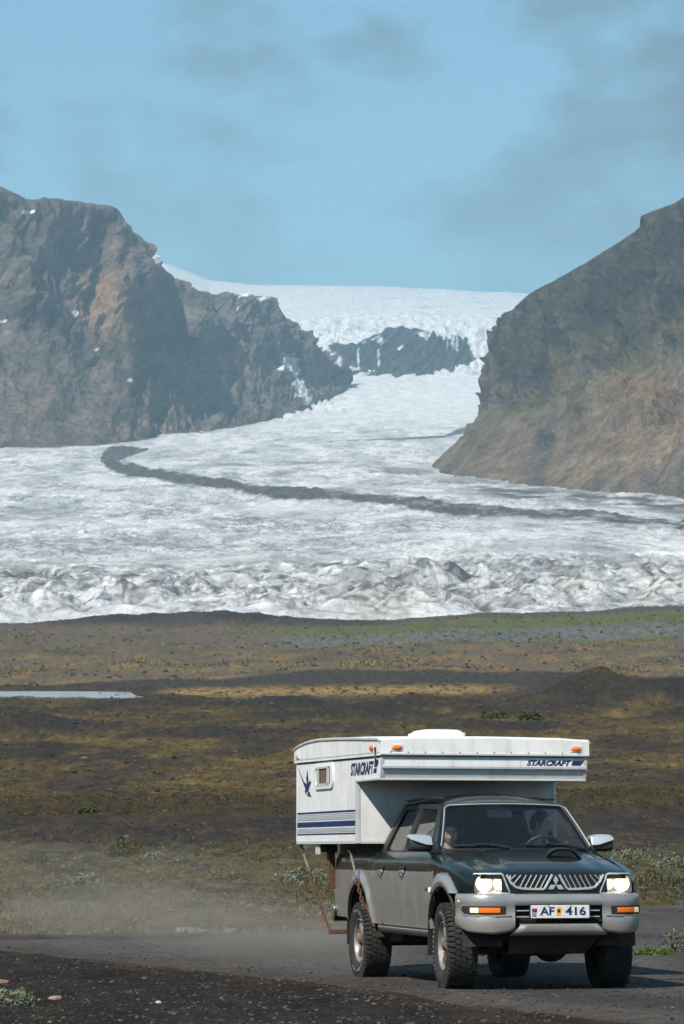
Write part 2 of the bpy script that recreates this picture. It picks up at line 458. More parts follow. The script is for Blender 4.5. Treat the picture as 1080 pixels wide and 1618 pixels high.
# ---- gravel road: its own crowned sheet that dips under the soil at its edges
gx = np.linspace(-16, 22, 300); gy = np.concatenate([np.geomspace(5, 34, 240)[:-1], np.linspace(34, 74, 150)])
X, Yr = np.meshgrid(gx, gy, indexing='ij'); X = X * (Yr / 30 * .55 + .45)
sd = road_sd(X, Yr)
Z = ground_z(X, Yr) + np.clip(sd * .12, -.14, .03)
RUT = fbm(X * .5 + Yr * .05, Yr * .12, 3, 21)
c = np.broadcast_to(grey, X.shape + (3,)).copy()
c = mixc(c, grey * 1.35, sstep(-.1, .3, RUT) * .7)
c = mixc(c, grey * .55, sstep(.1, -.4, RUT) * .75)
c = mixc(c, np.array([.070, .050, .036]), sstep(.6, .0, sd) * .8)
keep = (sd > -1.0)
fq = grid_faces(*X.shape)
fq = fq[keep.ravel()[fq].any(1)]
road_mat = attr_mat('road_gravel', 7.0, amt=.40, bump=1.0, bdist=.03, bscale=26, rough=.92, spec=.15, fine=5)
road = mesh_np('road', np.stack([X, Yr, Z], -1), fq, mat=road_mat, col=c)
tag(road, kind='structure')

# ---- river on the outwash flat
wx = np.linspace(-160, 8, 60); wy = np.linspace(420, 512, 20)
X, Yr = np.meshgrid(wx, wy, indexing='ij')
river_mat = mat('river_water', (.34, .36, .36), rough=.18, var=.1, vscale=.1, bump=.25, bscale=1.2)
river = mesh_np('river', np.stack([X, Yr, np.full(X.shape, WATER_Z + .02)], -1), grid_faces(*X.shape), mat=river_mat)
tag(river, kind='structure')

# =================================================================== MOUNTAINS
def catmull(ctrl, n, tt=None):
    """resample rows of control values smoothly to n samples along axis 0"""
    ctrl = np.asarray(ctrl, float); m = len(ctrl)
    t = np.linspace(0, m - 1, n) if tt is None else np.asarray(tt, float); i = np.clip(np.floor(t).astype(int), 0, m - 2); f = (t - i)
    sh = (-1,) + (1,) * (ctrl.ndim - 1); f = f.reshape(sh)
    p0 = ctrl[np.clip(i - 1, 0, m - 1)]; p1 = ctrl[i]; p2 = ctrl[i + 1]; p3 = ctrl[np.clip(i + 2, 0, m - 1)]
    T = .35
    m1 = (p2 - p0) * T; m2 = (p3 - p1) * T
    return (2 * f ** 3 - 3 * f ** 2 + 1) * p1 + (f ** 3 - 2 * f ** 2 + f) * m1 + (-2 * f ** 3 + 3 * f ** 2) * p2 + (f ** 3 - f ** 2) * m2
def sheet(ctrl, nu, nv, tu=None):
    """ctrl[u][v] = (px, py, distance) -> world grid, plus metric coordinates along and up"""
    a = np.asarray(ctrl, float)
    w = at(a[..., 0], a[..., 1], a[..., 2])
    g = catmull(w, nu, tu)
    g = np.swapaxes(catmull(np.swapaxes(g, 0, 1), nv), 0, 1)
    du = np.linalg.norm(np.diff(g, axis=0, prepend=g[:1]), axis=-1); dv = np.linalg.norm(np.diff(g, axis=1, prepend=g[:, :1]), axis=-1)
    S = np.cumsum(np.broadcast_to(du.mean(1, keepdims=True), du.shape), 0); T = np.cumsum(dv, 1)
    return g, S, T
def normals(g):
    du = np.gradient(g, axis=0); dv = np.gradient(g, axis=1)
    n = np.cross(du, dv); n /= np.linalg.norm(n, axis=-1, keepdims=True) + 1e-9
    s = np.sign((n * (CAM - g)).sum(-1).mean())
    return n * s
def photo_px(g):
    q = g - CAM
    zc = q[..., 1] * math.cos(PITCH) + q[..., 2] * math.sin(PITCH); yc = -q[..., 1] * math.sin(PITCH) + q[..., 2] * math.cos(PITCH)
    return 540 + FPX * q[..., 0] / zc, 809 - FPX * yc / zc
def blob(PX, PY, x, y, rx, ry, n, soft=.25):
    return sstep(1 + soft, 1 - soft, np.hypot((PX - x) / rx, (PY - y) / ry) + n)
def column(b, r, T=(0, .16, .32, .5, .68, .84, .94, 1), D=(0, .26, .46, .62, .76, .88, .95, 1)):
    out = [(b[0] - (r[0] - b[0]) * .06, b[1] + 16, b[2] - 70)]
    for t, d in zip(T, D): out.append((b[0] + (r[0] - b[0]) * t, b[1] + (r[1] - b[1]) * t, b[2] + (r[2] - b[2]) * d))
    out.append((r[0], r[1] + 2, r[2] + 160)); out.append((r[0], r[1] + 8, r[2] + 700))
    return out

# ---- the long blue-brown mountain on the left
L = [column(b, r) for b, r in (
    ((-2300, 790, 2500), (-2300, 360, 3100)), ((-1100, 750, 3000), (-1080, 310, 3600)), ((-520, 735, 3300), (-500, 285, 3900)), ((-360, 725, 3400), (-350, 295, 4000)), ((-200, 715, 3500), (-200, 280, 4100)), ((-90, 709, 3620), (-95, 276, 4180)),
    ((0, 705, 3700), (-2, 296, 4250)), ((50, 703, 3740), (42, 315, 4300)), ((100, 701, 3790), (92, 316, 4350)), ((150, 699, 3850), (140, 322, 4400)),
    ((205, 696, 3950), (186, 332, 4450)), ((245, 690, 4080), (214, 385, 4560)), ((285, 684, 4220), (248, 415, 4760)), ((330, 677, 4380), (285, 446, 4950)),
    ((370, 671, 4540), (330, 468, 5200)), ((410, 664, 4720), (385, 466, 5420)), ((450, 652, 4960), (432, 476, 5560)), ((485, 640, 5200), (458, 512, 5680)),
    ((515, 628, 5450), (496, 548, 5800)), ((540, 616, 5720), (530, 590, 5900)), ((556, 610, 5960), (548, 606, 6050)))]
g, S, T = sheet(L, 600, 356, np.concatenate([np.linspace(0, 5.4, 70)[:-1], np.linspace(5.4, 20, 531)]))
Nn = normals(g)
H = np.clip((np.linspace(0, 1, 356)[None, :] - .08) / .74, 0, 1.2) + 0 * S
cliff = sstep(.32, .62, H + .16 * fbm(S / 220, T / 200, 3, 101))
face = sstep(-.02, .08, H) * sstep(1.0, .86, H)
gl = ridged(S / 190 + .35 * fbm(S / 300, T / 300, 3, 120), T / 520, 3, 103)
d = 58 * (gl - .45) * (.30 + .70 * cliff)
d = d + 20 * (ridged(S / 70 + .4 * fbm(S / 90, T / 90, 3, 121), T / 160, 4, 107) - .4) * (.20 + .80 * cliff)
d = d + 9 * fbm(S / 26, T / 30, 5, 111) * (.35 + .65 * cliff)
lay = (T + 45 * fbm(S / 260, T / 260, 3, 131)) / 44.0
d = d + 9 * ((lay % 1) ** 2.5 - .3) * cliff * sstep(1.0, .75, H) * sstep(-.3, .15, fbm(S / 140, T / 140, 3, 133))
rib = sstep(-.05, .25, fbm(S / 260, T / 110, 4, 135)) * sstep(.15, .35, H) * sstep(.6, .45, H)
d = d + rib * 12 * (ridged(S / 40, T / 60, 3, 137) - .3)
g2 = g + Nn * (d * face * sstep(0, 25, np.arange(600))[:, None])[..., None]
ridge_jag = 2.5 * fbm(S / 36, 0 * T, 4, 139) + 1.2 * ridged(S / 20, 0 * T, 2, 141)
g2[..., 2] += ridge_jag * sstep(.82, .97, H) * sstep(1.9, 1.0, H)
PX, PY = photo_px(g)
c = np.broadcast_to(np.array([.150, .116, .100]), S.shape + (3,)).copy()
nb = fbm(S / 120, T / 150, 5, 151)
c = mixc(c, np.array([.092, .076, .070]), cliff * sstep(-.25, .25, nb + .35 * (.5 - gl)) * .85)  # darker rock, deepened in the clefts to stand in for crevice shade
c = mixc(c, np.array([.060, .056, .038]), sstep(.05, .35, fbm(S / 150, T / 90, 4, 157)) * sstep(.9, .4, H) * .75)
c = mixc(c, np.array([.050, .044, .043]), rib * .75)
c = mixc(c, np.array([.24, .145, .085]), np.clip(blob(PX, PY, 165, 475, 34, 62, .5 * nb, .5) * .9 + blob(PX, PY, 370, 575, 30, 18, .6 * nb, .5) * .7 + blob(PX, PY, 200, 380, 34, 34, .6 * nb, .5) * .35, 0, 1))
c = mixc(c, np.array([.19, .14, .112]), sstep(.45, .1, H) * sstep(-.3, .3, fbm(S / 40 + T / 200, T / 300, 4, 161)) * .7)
snow = np.zeros(S.shape); nz = .55 * fbm(S / 26, T / 26, 4, 171)
for b in ((226, 414, 8, 6), (227, 409, 10, 3), (37, 337, 4, 3), (47, 339, 3, 4), (129, 484, 6, 4), (345, 459, 22, 6), (330, 452, 12, 5), (385, 468, 8, 3), (362, 487, 9, 3), (400, 482, 4, 2),
          (447, 540, 4, 24), (455, 574, 12, 17), (462, 588, 9, 10), (441, 584, 3, 5), (468, 610, 9, 7), (476, 622, 11, 8), (482, 634, 8, 7), (442, 525, 2, 9), (8, 503, 5, 2), (370, 484, 11, 3),
          (300, 449, 7, 4), (318, 457, 9, 3), (410, 475, 10, 3), (3, 348, 3, 2), (155, 550, 3, 2), (200, 604, 3, 3)):
    snow = np.maximum(snow, blob(PX, PY, *b, nz, .18))
c = mixc(c, np.array([.80, .80, .78]), snow)
rock_mat = attr_mat('basalt_rock', .018, amt=.50, bump=1.0, bdist=16.0, bscale=.05, rough=.95, spec=.1, fine=5)
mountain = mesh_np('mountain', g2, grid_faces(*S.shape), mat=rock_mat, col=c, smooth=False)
tag(mountain, kind='structure')

# ---- the nearer cliff on the right
Rr = [
    [(720, 730, 3900), (745, 705, 3850), (770, 660, 3800), (782, 600, 3760), (788, 555, 3740), (792, 525, 3720), (800, 512, 3700), (812, 520, 3900), (812, 540, 4200)],
    [(672, 752, 3150), (684, 735, 3200), (724, 698, 3240), (764, 650, 3270), (776, 592, 3290), (783, 535, 3310), (790, 512, 3330), (800, 512, 3430), (800, 530, 3800)],
    [(690, 765, 2960), (702, 750, 3000), (752, 700, 3060), (789, 648, 3110), (797, 582, 3150), (798, 530, 3170), (806, 495, 3200), (812, 496, 3330), (812, 520, 3800)],
    [(722, 775, 2830), (735, 760, 2860), (795, 704, 2940), (828, 640, 3010), (832, 562, 3070), (829, 520, 3090), (834, 468, 3120), (836, 470, 3260), (836, 490, 3800)],
    [(785, 785, 2720), (795, 770, 2740), (850, 700, 2830), (880, 620, 2920), (880, 530, 2990), (878, 490, 3010), (886, 440, 3040), (886, 442, 3180), (886, 470, 3800)],
    [(850, 790, 2630), (860, 775, 2650), (912, 690, 2750), (932, 600, 2840), (932, 510, 2900), (930, 470, 2920), (940, 409, 2960), (940, 412, 3110), (940, 450, 3800)],
    [(930, 796, 2530), (940, 782, 2550), (975, 690, 2660), (990, 590, 2770), (992, 490, 2830), (990, 440, 2850), (1006, 366, 2890), (1006, 370, 3040), (1006, 410, 3800)],
    [(950, 798, 2500), (962, 784, 2520), (1000, 685, 2630), (1010, 580, 2740), (1012, 480, 2800), (1011, 420, 2815), (1014, 345, 2850), (1014, 350, 3010), (1014, 400, 3800)],
    [(1010, 804, 2430), (1022, 790, 2450), (1055, 680, 2570), (1065, 570, 2680), (1066, 470, 2730), (1065, 410, 2745), (1068, 324, 2780), (1068, 328, 2940), (1068, 380, 3800)],
    [(1080, 812, 2340), (1092, 798, 2360), (1120, 680, 2490), (1130, 560, 2600), (1130, 450, 2660), (1130, 390, 2675), (1130, 290, 2710), (1130, 295, 2870), (1130, 350, 3800)],
    [(1250, 822, 2200), (1256, 806, 2220), (1270, 680, 2360), (1280, 550, 2480), (1280, 430, 2540), (1280, 370, 2560), (1280, 260, 2600), (1280, 265, 2760), (1280, 330, 3800)],
    [(1560, 840, 1980), (1560, 820, 2000), (1560, 680, 2160), (1560, 540, 2280), (1560, 420, 2350), (1560, 350, 2370), (1560, 230, 2420), (1560, 240, 2600), (1560, 300, 3800)],
    [(2900, 880, 1750), (2900, 850, 1780), (2900, 700, 1950), (2900, 560, 2100), (2900, 440, 2200), (2900, 370, 2230), (2900, 260, 2300), (2900, 270, 2500), (2900, 330, 3800)]]
nu, nv = 460, 400
g, S, T = sheet(Rr, nu, nv, np.concatenate([np.linspace(0, 9.3, 431)[:-1], np.linspace(9.3, 12, 30)]))
Nn = normals(g)
V = np.linspace(0, 8, nv)[None, :] + 0 * S
cliff = sstep(2.7, 3.5, V + .5 * fbm(S / 120, T / 120, 3, 201)) * sstep(6.6, 6.1, V)
face = sstep(.4, 1.2, V) * sstep(6.1, 5.4, V)
d = 25 * (ridged(S / 75 + .3 * fbm(S / 80, T / 80, 3, 203), T / 420, 3, 205) - .45) * (.18 + .82 * cliff)
d = d + 14 * (ridged(S / 26 + .3 * fbm(S / 60, T / 60, 2, 208), T / 170, 3, 207) - .4) * cliff
d = d + 5.5 * fbm(S / 14, T / 16, 4, 211) * (.35 + .65 * cliff)
lay = (T + 22 * fbm(S / 140, T / 140, 3, 213)) / 36.0
d = d + 9 * ((lay % 1) ** 2.5 - .3) * cliff * sstep(-.3, .15, fbm(S / 90, T / 60, 3, 215))
ledge = sstep(.05, .3, fbm(S / 110 - T / 260, T / 70, 4, 217)) * sstep(1.5, 2.2, V) * sstep(4.2, 3.4, V)
d = d + ledge * 11 * (ridged(S / 22, T / 26, 3, 219) - .2)
g2 = g + Nn * (d * face)[..., None]
g2[..., 2] += (1.2 * fbm(S / 22, 0 * T, 4, 221)) * sstep(5.2, 5.9, V) * sstep(7.5, 6.2, V)
PX, PY = photo_px(g)
nb = fbm(S / 60, T / 60, 5, 231); ns = fbm(S / 40 + T / 110, T / 420, 4, 233)
c = np.broadcast_to(np.array([.215, .155, .112]), S.shape + (3,)).copy()
c = mixc(c, np.array([.115, .100, .090]), sstep(-.1, .25, ns) * .75)
c = mixc(c, np.array([.050, .043, .040]), cliff * sstep(-.45, -.1, nb + .2) * .95)
c = mixc(c, np.array([.125, .098, .082]), cliff * sstep(.12, .34, fbm(S / 40, T / 60, 4, 235)) * .75)
c = mixc(c, np.array([.05, .045, .042]), ledge * .8)
c = mixc(c, np.array([.10, .080, .066]), cliff * sstep(.05, .3, fbm(S / 9, T / 130, 4, 236)) * .6)
c = mixc(c, np.array([.024, .022, .022]), cliff * sstep(.10, .32, fbm(S / 13, T / 160, 4, 238)) * .7)
tal = sstep(1.0, 1.6, V) * sstep(4.4, 3.5, V)
grass = tal * sstep(-.02, .30, fbm(S / 130 + T / 190, T / 60, 4, 237) + .42 * np.exp(-((V - 2.75 - .25 * nb) / .42) ** 2) - .12)
c = mixc(c, np.array([.150, .122, .056]), grass * .7)
c = mixc(c, np.array([.25, .15, .085]), np.clip(blob(PX, PY, 1010, 610, 50, 26, .9 * nb, .5) * .75 + blob(PX, PY, 985, 690, 70, 36, .9 * nb, .6) * .40 + blob(PX, PY, 1060, 660, 40, 40, .6 * nb, .6) * .6, 0, 1))
c = mixc(c, np.array([.27, .195, .125]), np.clip(blob(PX, PY, 930, 742, 62, 22, .6 * nb, .6) * .8 + blob(PX, PY, 1030, 700, 50, 40, .7 * nb, .6) * .65 + blob(PX, PY, 800, 752, 30, 10, .6 * nb, .6) * .6, 0, 1))
c = mixc(c, np.array([.060, .056, .052]), sstep(.05, .3, fbm(S / 50 - T / 120, T / 90, 4, 239)) * sstep(1.6, .5, V) * .8)
c = mixc(c, np.array([.09, .085, .03]), sstep(5.6, 6.2, V) * sstep(-.1, .3, nb) * .8)
cliff_obj = mesh_np('cliff', g2, grid_faces(*S.shape), mat=attr_mat('cliff_rock', .035, amt=.45, bump=1.0, bdist=13.0, bscale=.11, rough=.95, spec=.1, fine=5), col=c, smooth=False)
tag(cliff_obj, kind='structure')

# ---- rock step in the icefall
Nk = [column(b, r, T=(0, .35, .7, 1), D=(0, .45, .8, 1)) for b, r in (
    ((430, 600, 6500), (430, 560, 6700)), ((470, 602, 6420), (470, 556, 6700)), ((500, 606, 6300), (500, 556, 6700)), ((530, 612, 6180), (524, 546, 6760)), ((560, 612, 6150), (560, 544, 6800)), ((600, 604, 6200), (592, 530, 6900)),
    ((640, 598, 6250), (634, 520, 6960)), ((675, 592, 6330), (672, 524, 6960)), ((705, 578, 6480), (702, 538, 6900)), ((728, 568, 6600), (728, 536, 6900)), ((742, 560, 6720), (740, 545, 6850)))]
g, S, T = sheet(Nk, 200, 110)
Nn = normals(g); V = np.linspace(0, 1, 110)[None, :] + 0 * S
d = 30 * (ridged(S / 80 - T / 200, T / 900, 3, 303) - .4) + 9 * fbm(S / 24, T / 40, 4, 305)
g2 = g + Nn * (d * sstep(.05, .25, V) * sstep(.75, .6, V))[..., None]
PX, PY = photo_px(g); nz = .5 * fbm(S / 40, T / 40, 4, 307)
c = np.broadcast_to(np.array([.060, .055, .055]), S.shape + (3,)).copy()
c = mixc(c, np.array([.10, .088, .078]), sstep(.45, .15, V) * .8)
snow = np.zeros(S.shape)
for b in ((525, 575, 16, 9), (548, 588, 14, 8), (545, 600, 10, 8), (513, 560, 9, 8), (568, 541, 10, 5), (596, 541, 9, 5), (668, 530, 12, 5), (633, 556, 4, 2), (566, 565, 2, 16), (598, 570, 2, 14),
          (715, 545, 3, 12), (722, 548, 2, 10), (707, 550, 2, 10)):
    snow = np.maximum(snow, blob(PX, PY, *b, nz, .2))
c = mixc(c, np.array([.80, .82, .84]), snow)
rock_step = mesh_np('rock_outcrop', g2, grid_faces(*S.shape), mat=rock_mat, col=c, smooth=False)
tag(rock_step, kind='structure')

# =================================================================== GLACIER
GLY = np.array([905, 940, 960, 1000, 1080, 1200, 1350, 1650, 2000, 2400, 2900, 3300, 3700, 4300, 5000, 5600, 6000, 6400, 6900, 7300, 7700, 8500, 10000, 11500, 13000.])
GLP = np.array([1010, 990, 972, 958, 940, 920, 900, 858, 822, 786, 752, 730, 708, 684, 655, 625, 603, 588, 560, 528, 500, 480, 463, 458, 470.])
GPX = np.concatenate([np.linspace(-2400, -380, 40)[:-1], np.linspace(-380, 1460, 540), np.linspace(1460, 3200, 36)[1:]])
GYR = np.concatenate([np.geomspace(905, 1500, 190)[:-1], np.geomspace(1500, 4300, 230)[:-1], np.geomspace(4300, 8000, 120)[:-1], np.geomspace(8000, 13000, 40)])
PX, Y = np.meshgrid(GPX, GYR, indexing='ij')
PYb = np.interp(Y, GLY, GLP)
PYb = PYb + sstep(7000, 10000, Y) * np.interp(PX, [100, 262, 330, 400, 600, 830, 1200], [-50, -44, -18, -10, -8, 3, 6])
PYb = PYb + sstep(900, 1000, Y) * sstep(2000, 1200, Y) * np.interp(PX, [0, 500, 1080], [4, 2, -6])
X = (PX - 540) / FPX * Y
Zr = -(PYb - HORIZON) / FPX * Y
toe = sstep(935, 1010, Y + 22 * perlin(X / 28, 0 * X, 401)) * sstep(1500, 1250, Y)
warp = 9 * fbm(X / 60, Y / 60, 3, 403)
ser = ridged((X + warp * 2.5) / 34, (Y + warp) / 46, 4, 405)
big = fbm(X / 70, Y / 110, 3, 407)
hot = np.clip(.35 + .9 * sstep(-.1, .3, fbm(X / 90, Y / 200, 2, 409)), 0, 1.2)
def worley(x, y, seed):
    xi, yi = np.floor(x), np.floor(y); f1 = np.full(x.shape, 9.0); f2 = np.full(x.shape, 9.0)
    for i in (-1, 0, 1):
        for j in (-1, 0, 1):
            a, b_ = (xi + i).astype(int), (yi + j).astype(int); h = _perm[_perm[(a + seed) & 511] + (b_ & 511)]
            dd = np.hypot(xi + i + .5 + .45 * _gx[h] - x, yi + j + .5 + .45 * _gy[h] - y)
            f2 = np.minimum(f2, np.maximum(f1, dd)); f1 = np.minimum(f1, dd)
    return f1, f2
wu = (X * .85 + Y * .35 + 1.5 * warp) / 19; wv = (Y * .9 - X * .30 + warp) / 30
w1, w2 = worley(wu, wv, 7); v1, v2 = worley(wu * 2.3 + 5, wv * 2.1, 19)
fin = (.62 - w1) * 1.5 + (.6 - v1) * .55
crack = np.exp(-(np.abs(perlin((X + warp * 2.5) / 27, (Y + warp) / 40, 433)) / .10) ** 2) + .8 * np.exp(-(np.abs(perlin((X - warp) / 13, (Y + warp) / 26, 435)) / .12) ** 2)
crack = .75 * sstep(.16, .02, w2 - w1) + .45 * sstep(.16, .02, v2 - v1)
hot = np.clip(.62 + .38 * hot, 0, 1.0)
d = toe * (6.6 * fin * hot + 4 * big + 2.5 * (ser - .4) * hot)
flow = ridged((X + .35 * Y + 25 * fbm(X / 160, Y / 260, 3, 413)) / 40, Y / 26, 4, 411)
field = sstep(1100, 1500, Y) * sstep(5200, 4200, Y)
d = d + field * (2.2 * (flow - .4) + 6 * fbm(X / 190, Y / 260, 3, 415) + 1.6 * (ridged(X / 16, Y / 22, 3, 417) - .4)) * (.5 + .8 * sstep(-.2, .3, fbm(X / 220, Y / 300, 3, 419)))
fall = np.exp(-((Y - 7100) / 650) ** 2) * sstep(430, 560, PX + 90 * fbm(X / 300, Y / 300, 3, 420)) + .8 * np.exp(-((Y - 5300) / 420) ** 2) * sstep(640, 480, PX) + .7 * sstep(640, 740, PX) * np.exp(-((Y - 6700) / 500) ** 2)
d = d + fall * 26 * (ridged(X / 62, Y / 110, 3, 421) - .4)
cap = sstep(7600, 8200, Y)
d = d + cap * 7 * (ridged(X / 240, Y / 260, 3, 423) - .5) * sstep(480, 700, PX)
Z = Zr + d * sstep(903, 930, Y) + ZC
Xd = X + toe * 4.5 * fbm(X / 16, Y / 16, 3, 431)
ice = np.array([.78, .775, .76]); snowc = np.array([.78, .785, .78]); ash = np.array([.060, .057, .055]); blue = np.array([.34, .46, .52]); greyice = np.array([.42, .44, .45])
c = np.broadcast_to(ice, X.shape + (3,)).copy()
tone = fbm(X / 70, Y / 340, 5, 441)
c = mixc(c, greyice, field * sstep(-.15, .28, tone) * .6)
c = mixc(c, greyice * .8, field * sstep(.05, .34, fbm(X / 26, Y / 110, 4, 442)) * .6)
c = mixc(c, np.array([.60, .555, .48]), sstep(.05, .35, fbm(X / 60, Y / 140, 4, 443)) * sstep(1700, 1200, Y) * .55)
st = ridged((X + .55 * Y + 30 * fbm(X / 120, Y / 200, 3, 445)) / 34, Y / 120, 4, 447)
c = mixc(c, ash * 1.7, sstep(.60, .80, st) * field * .55 * sstep(-.15, .2, fbm(X / 130, Y / 330, 3, 449)))
crk = ridged((X + warp * 3) / 13, (Y + warp) / 22, 4, 451)
c = mixc(c, ash, np.clip(toe * (sstep(.58, .78, crk + .22 * fbm(X / 34, Y / 60, 3, 453)) * .8 + .75 * crack), 0, .9))
c = mixc(c, ash * 1.3, toe * sstep(.08, .36, fbm(X / 26, Y / 34, 4, 457)) * .55 * sstep(-.25, .15, fbm(X / 90, Y / 90, 2, 458)))
c = mixc(c, blue, toe * sstep(.24, .4, fbm(X / 15, Y / 30, 3, 455)) * .35)
c = mixc(c, blue, np.clip(fall, 0, 1) * sstep(.0, .4, .5 - ridged(X / 62, Y / 110, 3, 421)) * .75)
c = mixc(c, snowc, sstep(4600, 5400, Y) * (1 - .75 * np.clip(fall, 0, 1)))
c = mixc(c, np.array([.45, .52, .56]), cap * sstep(480, 700, PX) * sstep(.55, .8, ridged(X / 420, Y / 130, 4, 461)) * .6)
dist, al = polydist(PX, PYb + 2.0 * fbm(X / 30, Y / 60, 3, 463) + 4 * fbm(X / 120, Y / 200, 2, 465), [(232, 713), (204, 714), (178, 718), (166, 726), (184, 738), (222, 747), (250, 752), (380, 772), (520, 787), (700, 802), (860, 814), (1100, 834), (1500, 860)])
wd = np.interp(al, [0, .15, .35, .6, .8, 1], [1.5, 10, 11, 8.5, 7, 7])
wd = wd * (1 + .7 * fbm(al * 9, 0 * al, 3, 466))
med = sstep(1.15, .8, dist / wd + .35 * fbm(X / 14, Y / 40, 4, 467))
med = med * (1 - .55 * sstep(.55, .95, al) * sstep(-.05, .22, fbm(X / 24, Y / 60, 4, 464)))
med = np.clip(med + .55 * sstep(3.2, .9, dist / wd) * sstep(.16, .34, fbm(X / 16, Y / 30, 4, 468)), 0, 1) * (1.05 + .5 * fbm(X / 9, Y / 20, 3, 469))
c = mixc(c, np.array([.064, .054, .049]), np.clip(med, 0, 1) * .96)
dist, al = polydist(PX, PYb + 1.5 * fbm(X / 60, Y / 60, 3, 471), [(520, 698), (600, 694), (700, 689), (728, 680), (760, 676)])
c = mixc(c, ash, sstep(1.2, .7, dist / np.interp(al, [0, .6, .8, 1], [1.6, 2.4, 5, 9]) + .3 * fbm(X / 30, Y / 50, 3, 473)) * .9)
side = sstep(650, 800, PX + 40 * tone) * np.exp(-((PYb - np.interp(PX, [650, 800, 1080, 1500], [752, 776, 800, 830])) / 13) ** 2)
c = mixc(c, ash * 1.2, np.clip(side * 1.2, 0, 1) * sstep(-.28, .12, fbm(X / 34, Y / 70, 4, 475)) * .9)
inner = sstep(-.02, .3, fbm(X / 60, Y / 90, 4, 479)) * sstep(240, 330, PX) * np.exp(-((PYb - np.interp(PX, [240, 500, 700], [730, 742, 748])) / 12) ** 2)
c = mixc(c, ash * 1.6, np.clip(inner, 0, 1) * .6)
lm = np.exp(-((PYb - 905) / 30) ** 2) * sstep(-.02, .26, fbm(X / 40, Y / 60, 4, 481))
c = mixc(c, ash * 1.4, lm * .5)
Z = Z + med * .8 + 1.6 * med * fbm(X / 12, Y / 20, 3, 485)
def ice_veins(m):
    """thin ash-lined cracks finer than the mesh"""
    n, l = m.node_tree.nodes, m.node_tree.links; b = n['Principled BSDF']; src = b.inputs['Base Color'].links[0].from_socket
    co = n.new('ShaderNodeTexCoord'); last = src
    for sc, sy, wdt, amt in ((.030, .35, .030, .75), (.085, .45, .045, .60)):
        mp = n.new('ShaderNodeMapping'); mp.inputs['Scale'].default_value = (sc, sc * sy, sc * 1.6); mp.inputs['Rotation'].default_value = (0, 0, .35)
        nz = n.new('ShaderNodeTexNoise'); nz.inputs['Scale'].default_value = 1; nz.inputs['Detail'].default_value = 7; nz.inputs['Roughness'].default_value = .6; nz.inputs['Distortion'].default_value = .6
        l.new(co.outputs['Object'], mp.inputs['Vector']); l.new(mp.outputs['Vector'], nz.inputs['Vector'])
        su = n.new('ShaderNodeMath'); su.operation = 'SUBTRACT'; su.inputs[1].default_value = .5; l.new(nz.outputs['Fac'], su.inputs[0])
        ab = n.new('ShaderNodeMath'); ab.operation = 'ABSOLUTE'; l.new(su.outputs[0], ab.inputs[0])
        mr = n.new('ShaderNodeMapRange'); mr.inputs['From Max'].default_value = wdt; mr.inputs['To Min'].default_value = amt; mr.inputs['To Max'].default_value = 0; l.new(ab.outputs[0], mr.inputs['Value'])
        big = n.new('ShaderNodeTexNoise'); big.inputs['Scale'].default_value = .006; l.new(co.outputs['Object'], big.inputs['Vector'])
        bm_ = n.new('ShaderNodeMapRange'); bm_.inputs['From Min'].default_value = .42; bm_.inputs['From Max'].default_value = .62; l.new(big.outputs['Fac'], bm_.inputs['Value'])
        sp = n.new('ShaderNodeSeparateXYZ'); l.new(co.outputs['Object'], sp.inputs[0]); yr = n.new('ShaderNodeMapRange'); yr.inputs['From Min'].default_value = 4200; yr.inputs['From Max'].default_value = 2600; l.new(sp.outputs['Y'], yr.inputs['Value'])
        mu = n.new('ShaderNodeMath'); mu.operation = 'MULTIPLY'; l.new(mr.outputs[0], mu.inputs[0]); l.new(bm_.outputs[0], mu.inputs[1])
        mu2 = n.new('ShaderNodeMath'); mu2.operation = 'MULTIPLY'; l.new(mu.outputs[0], mu2.inputs[0]); l.new(yr.outputs[0], mu2.inputs[1])
        mx = n.new('ShaderNodeMixRGB'); mx.inputs['Color2'].default_value = (.10, .105, .11, 1); l.new(mu2.outputs[0], mx.inputs['Fac']); l.new(last, mx.inputs['Color1']); last = mx.outputs[0]
    l.new(last, b.inputs['Base Color']); return m
glacier_mat = attr_mat('glacier_ice', .05, amt=.20, bump=1.0, bdist=4.5, bscale=.20, rough=.6, spec=.3, fine=7, ys=.3)
ice_veins(glacier_mat)
glacier = mesh_np('glacier', np.stack([Xd, Y, Z], -1), grid_faces(*X.shape), mat=glacier_mat, col=c, smooth=False)
tag(glacier, kind='structure')

# ---- the air: one even haze over the whole valley
hz, hn, hl, hb = new_mat('valley_air')
hn.remove(hb)
hv = hn.new('ShaderNodeVolumePrincipled')
hv.inputs['Color'].default_value = (.52, .82, 1.0, 1)
hv.inputs['Density'].default_value = 1.05e-4
hv.inputs['Anisotropy'].default_value = 0.0
hl.new(hv.outputs['Volume'], hn['Material Output'].inputs['Volume'])
zt = max(float(o_.data.vertices[0].co.z) for o_ in (ground,))
def zrange(o_):
    a = np.zeros(len(o_.data.vertices) * 3, np.float32); o_.data.vertices.foreach_get('co', a); return a[2::3].min(), a[2::3].max()
zlo = min(zrange(o_)[0] for o_ in (ground, glacier, mountain, cliff_obj, rock_step)) - 1
zhi = max(zrange(o_)[1] for o_ in (ground, glacier, mountain, cliff_obj, rock_step)) + 25
bx = 15000.0
hco = [(-bx, -bx, zlo), (bx, -bx, zlo), (bx, bx, zlo), (-bx, bx, zlo), (-bx, -bx, zhi), (bx, -bx, zhi), (bx, bx, zhi), (-bx, bx, zhi)]
haze = mesh_np('haze', hco, [(0, 3, 2, 1), (4, 5, 6, 7), (0, 1, 5, 4), (1, 2, 6, 5), (2, 3, 7, 6), (3, 0, 4, 7)], mat=hz, smooth=False)
tag(haze, kind='stuff')

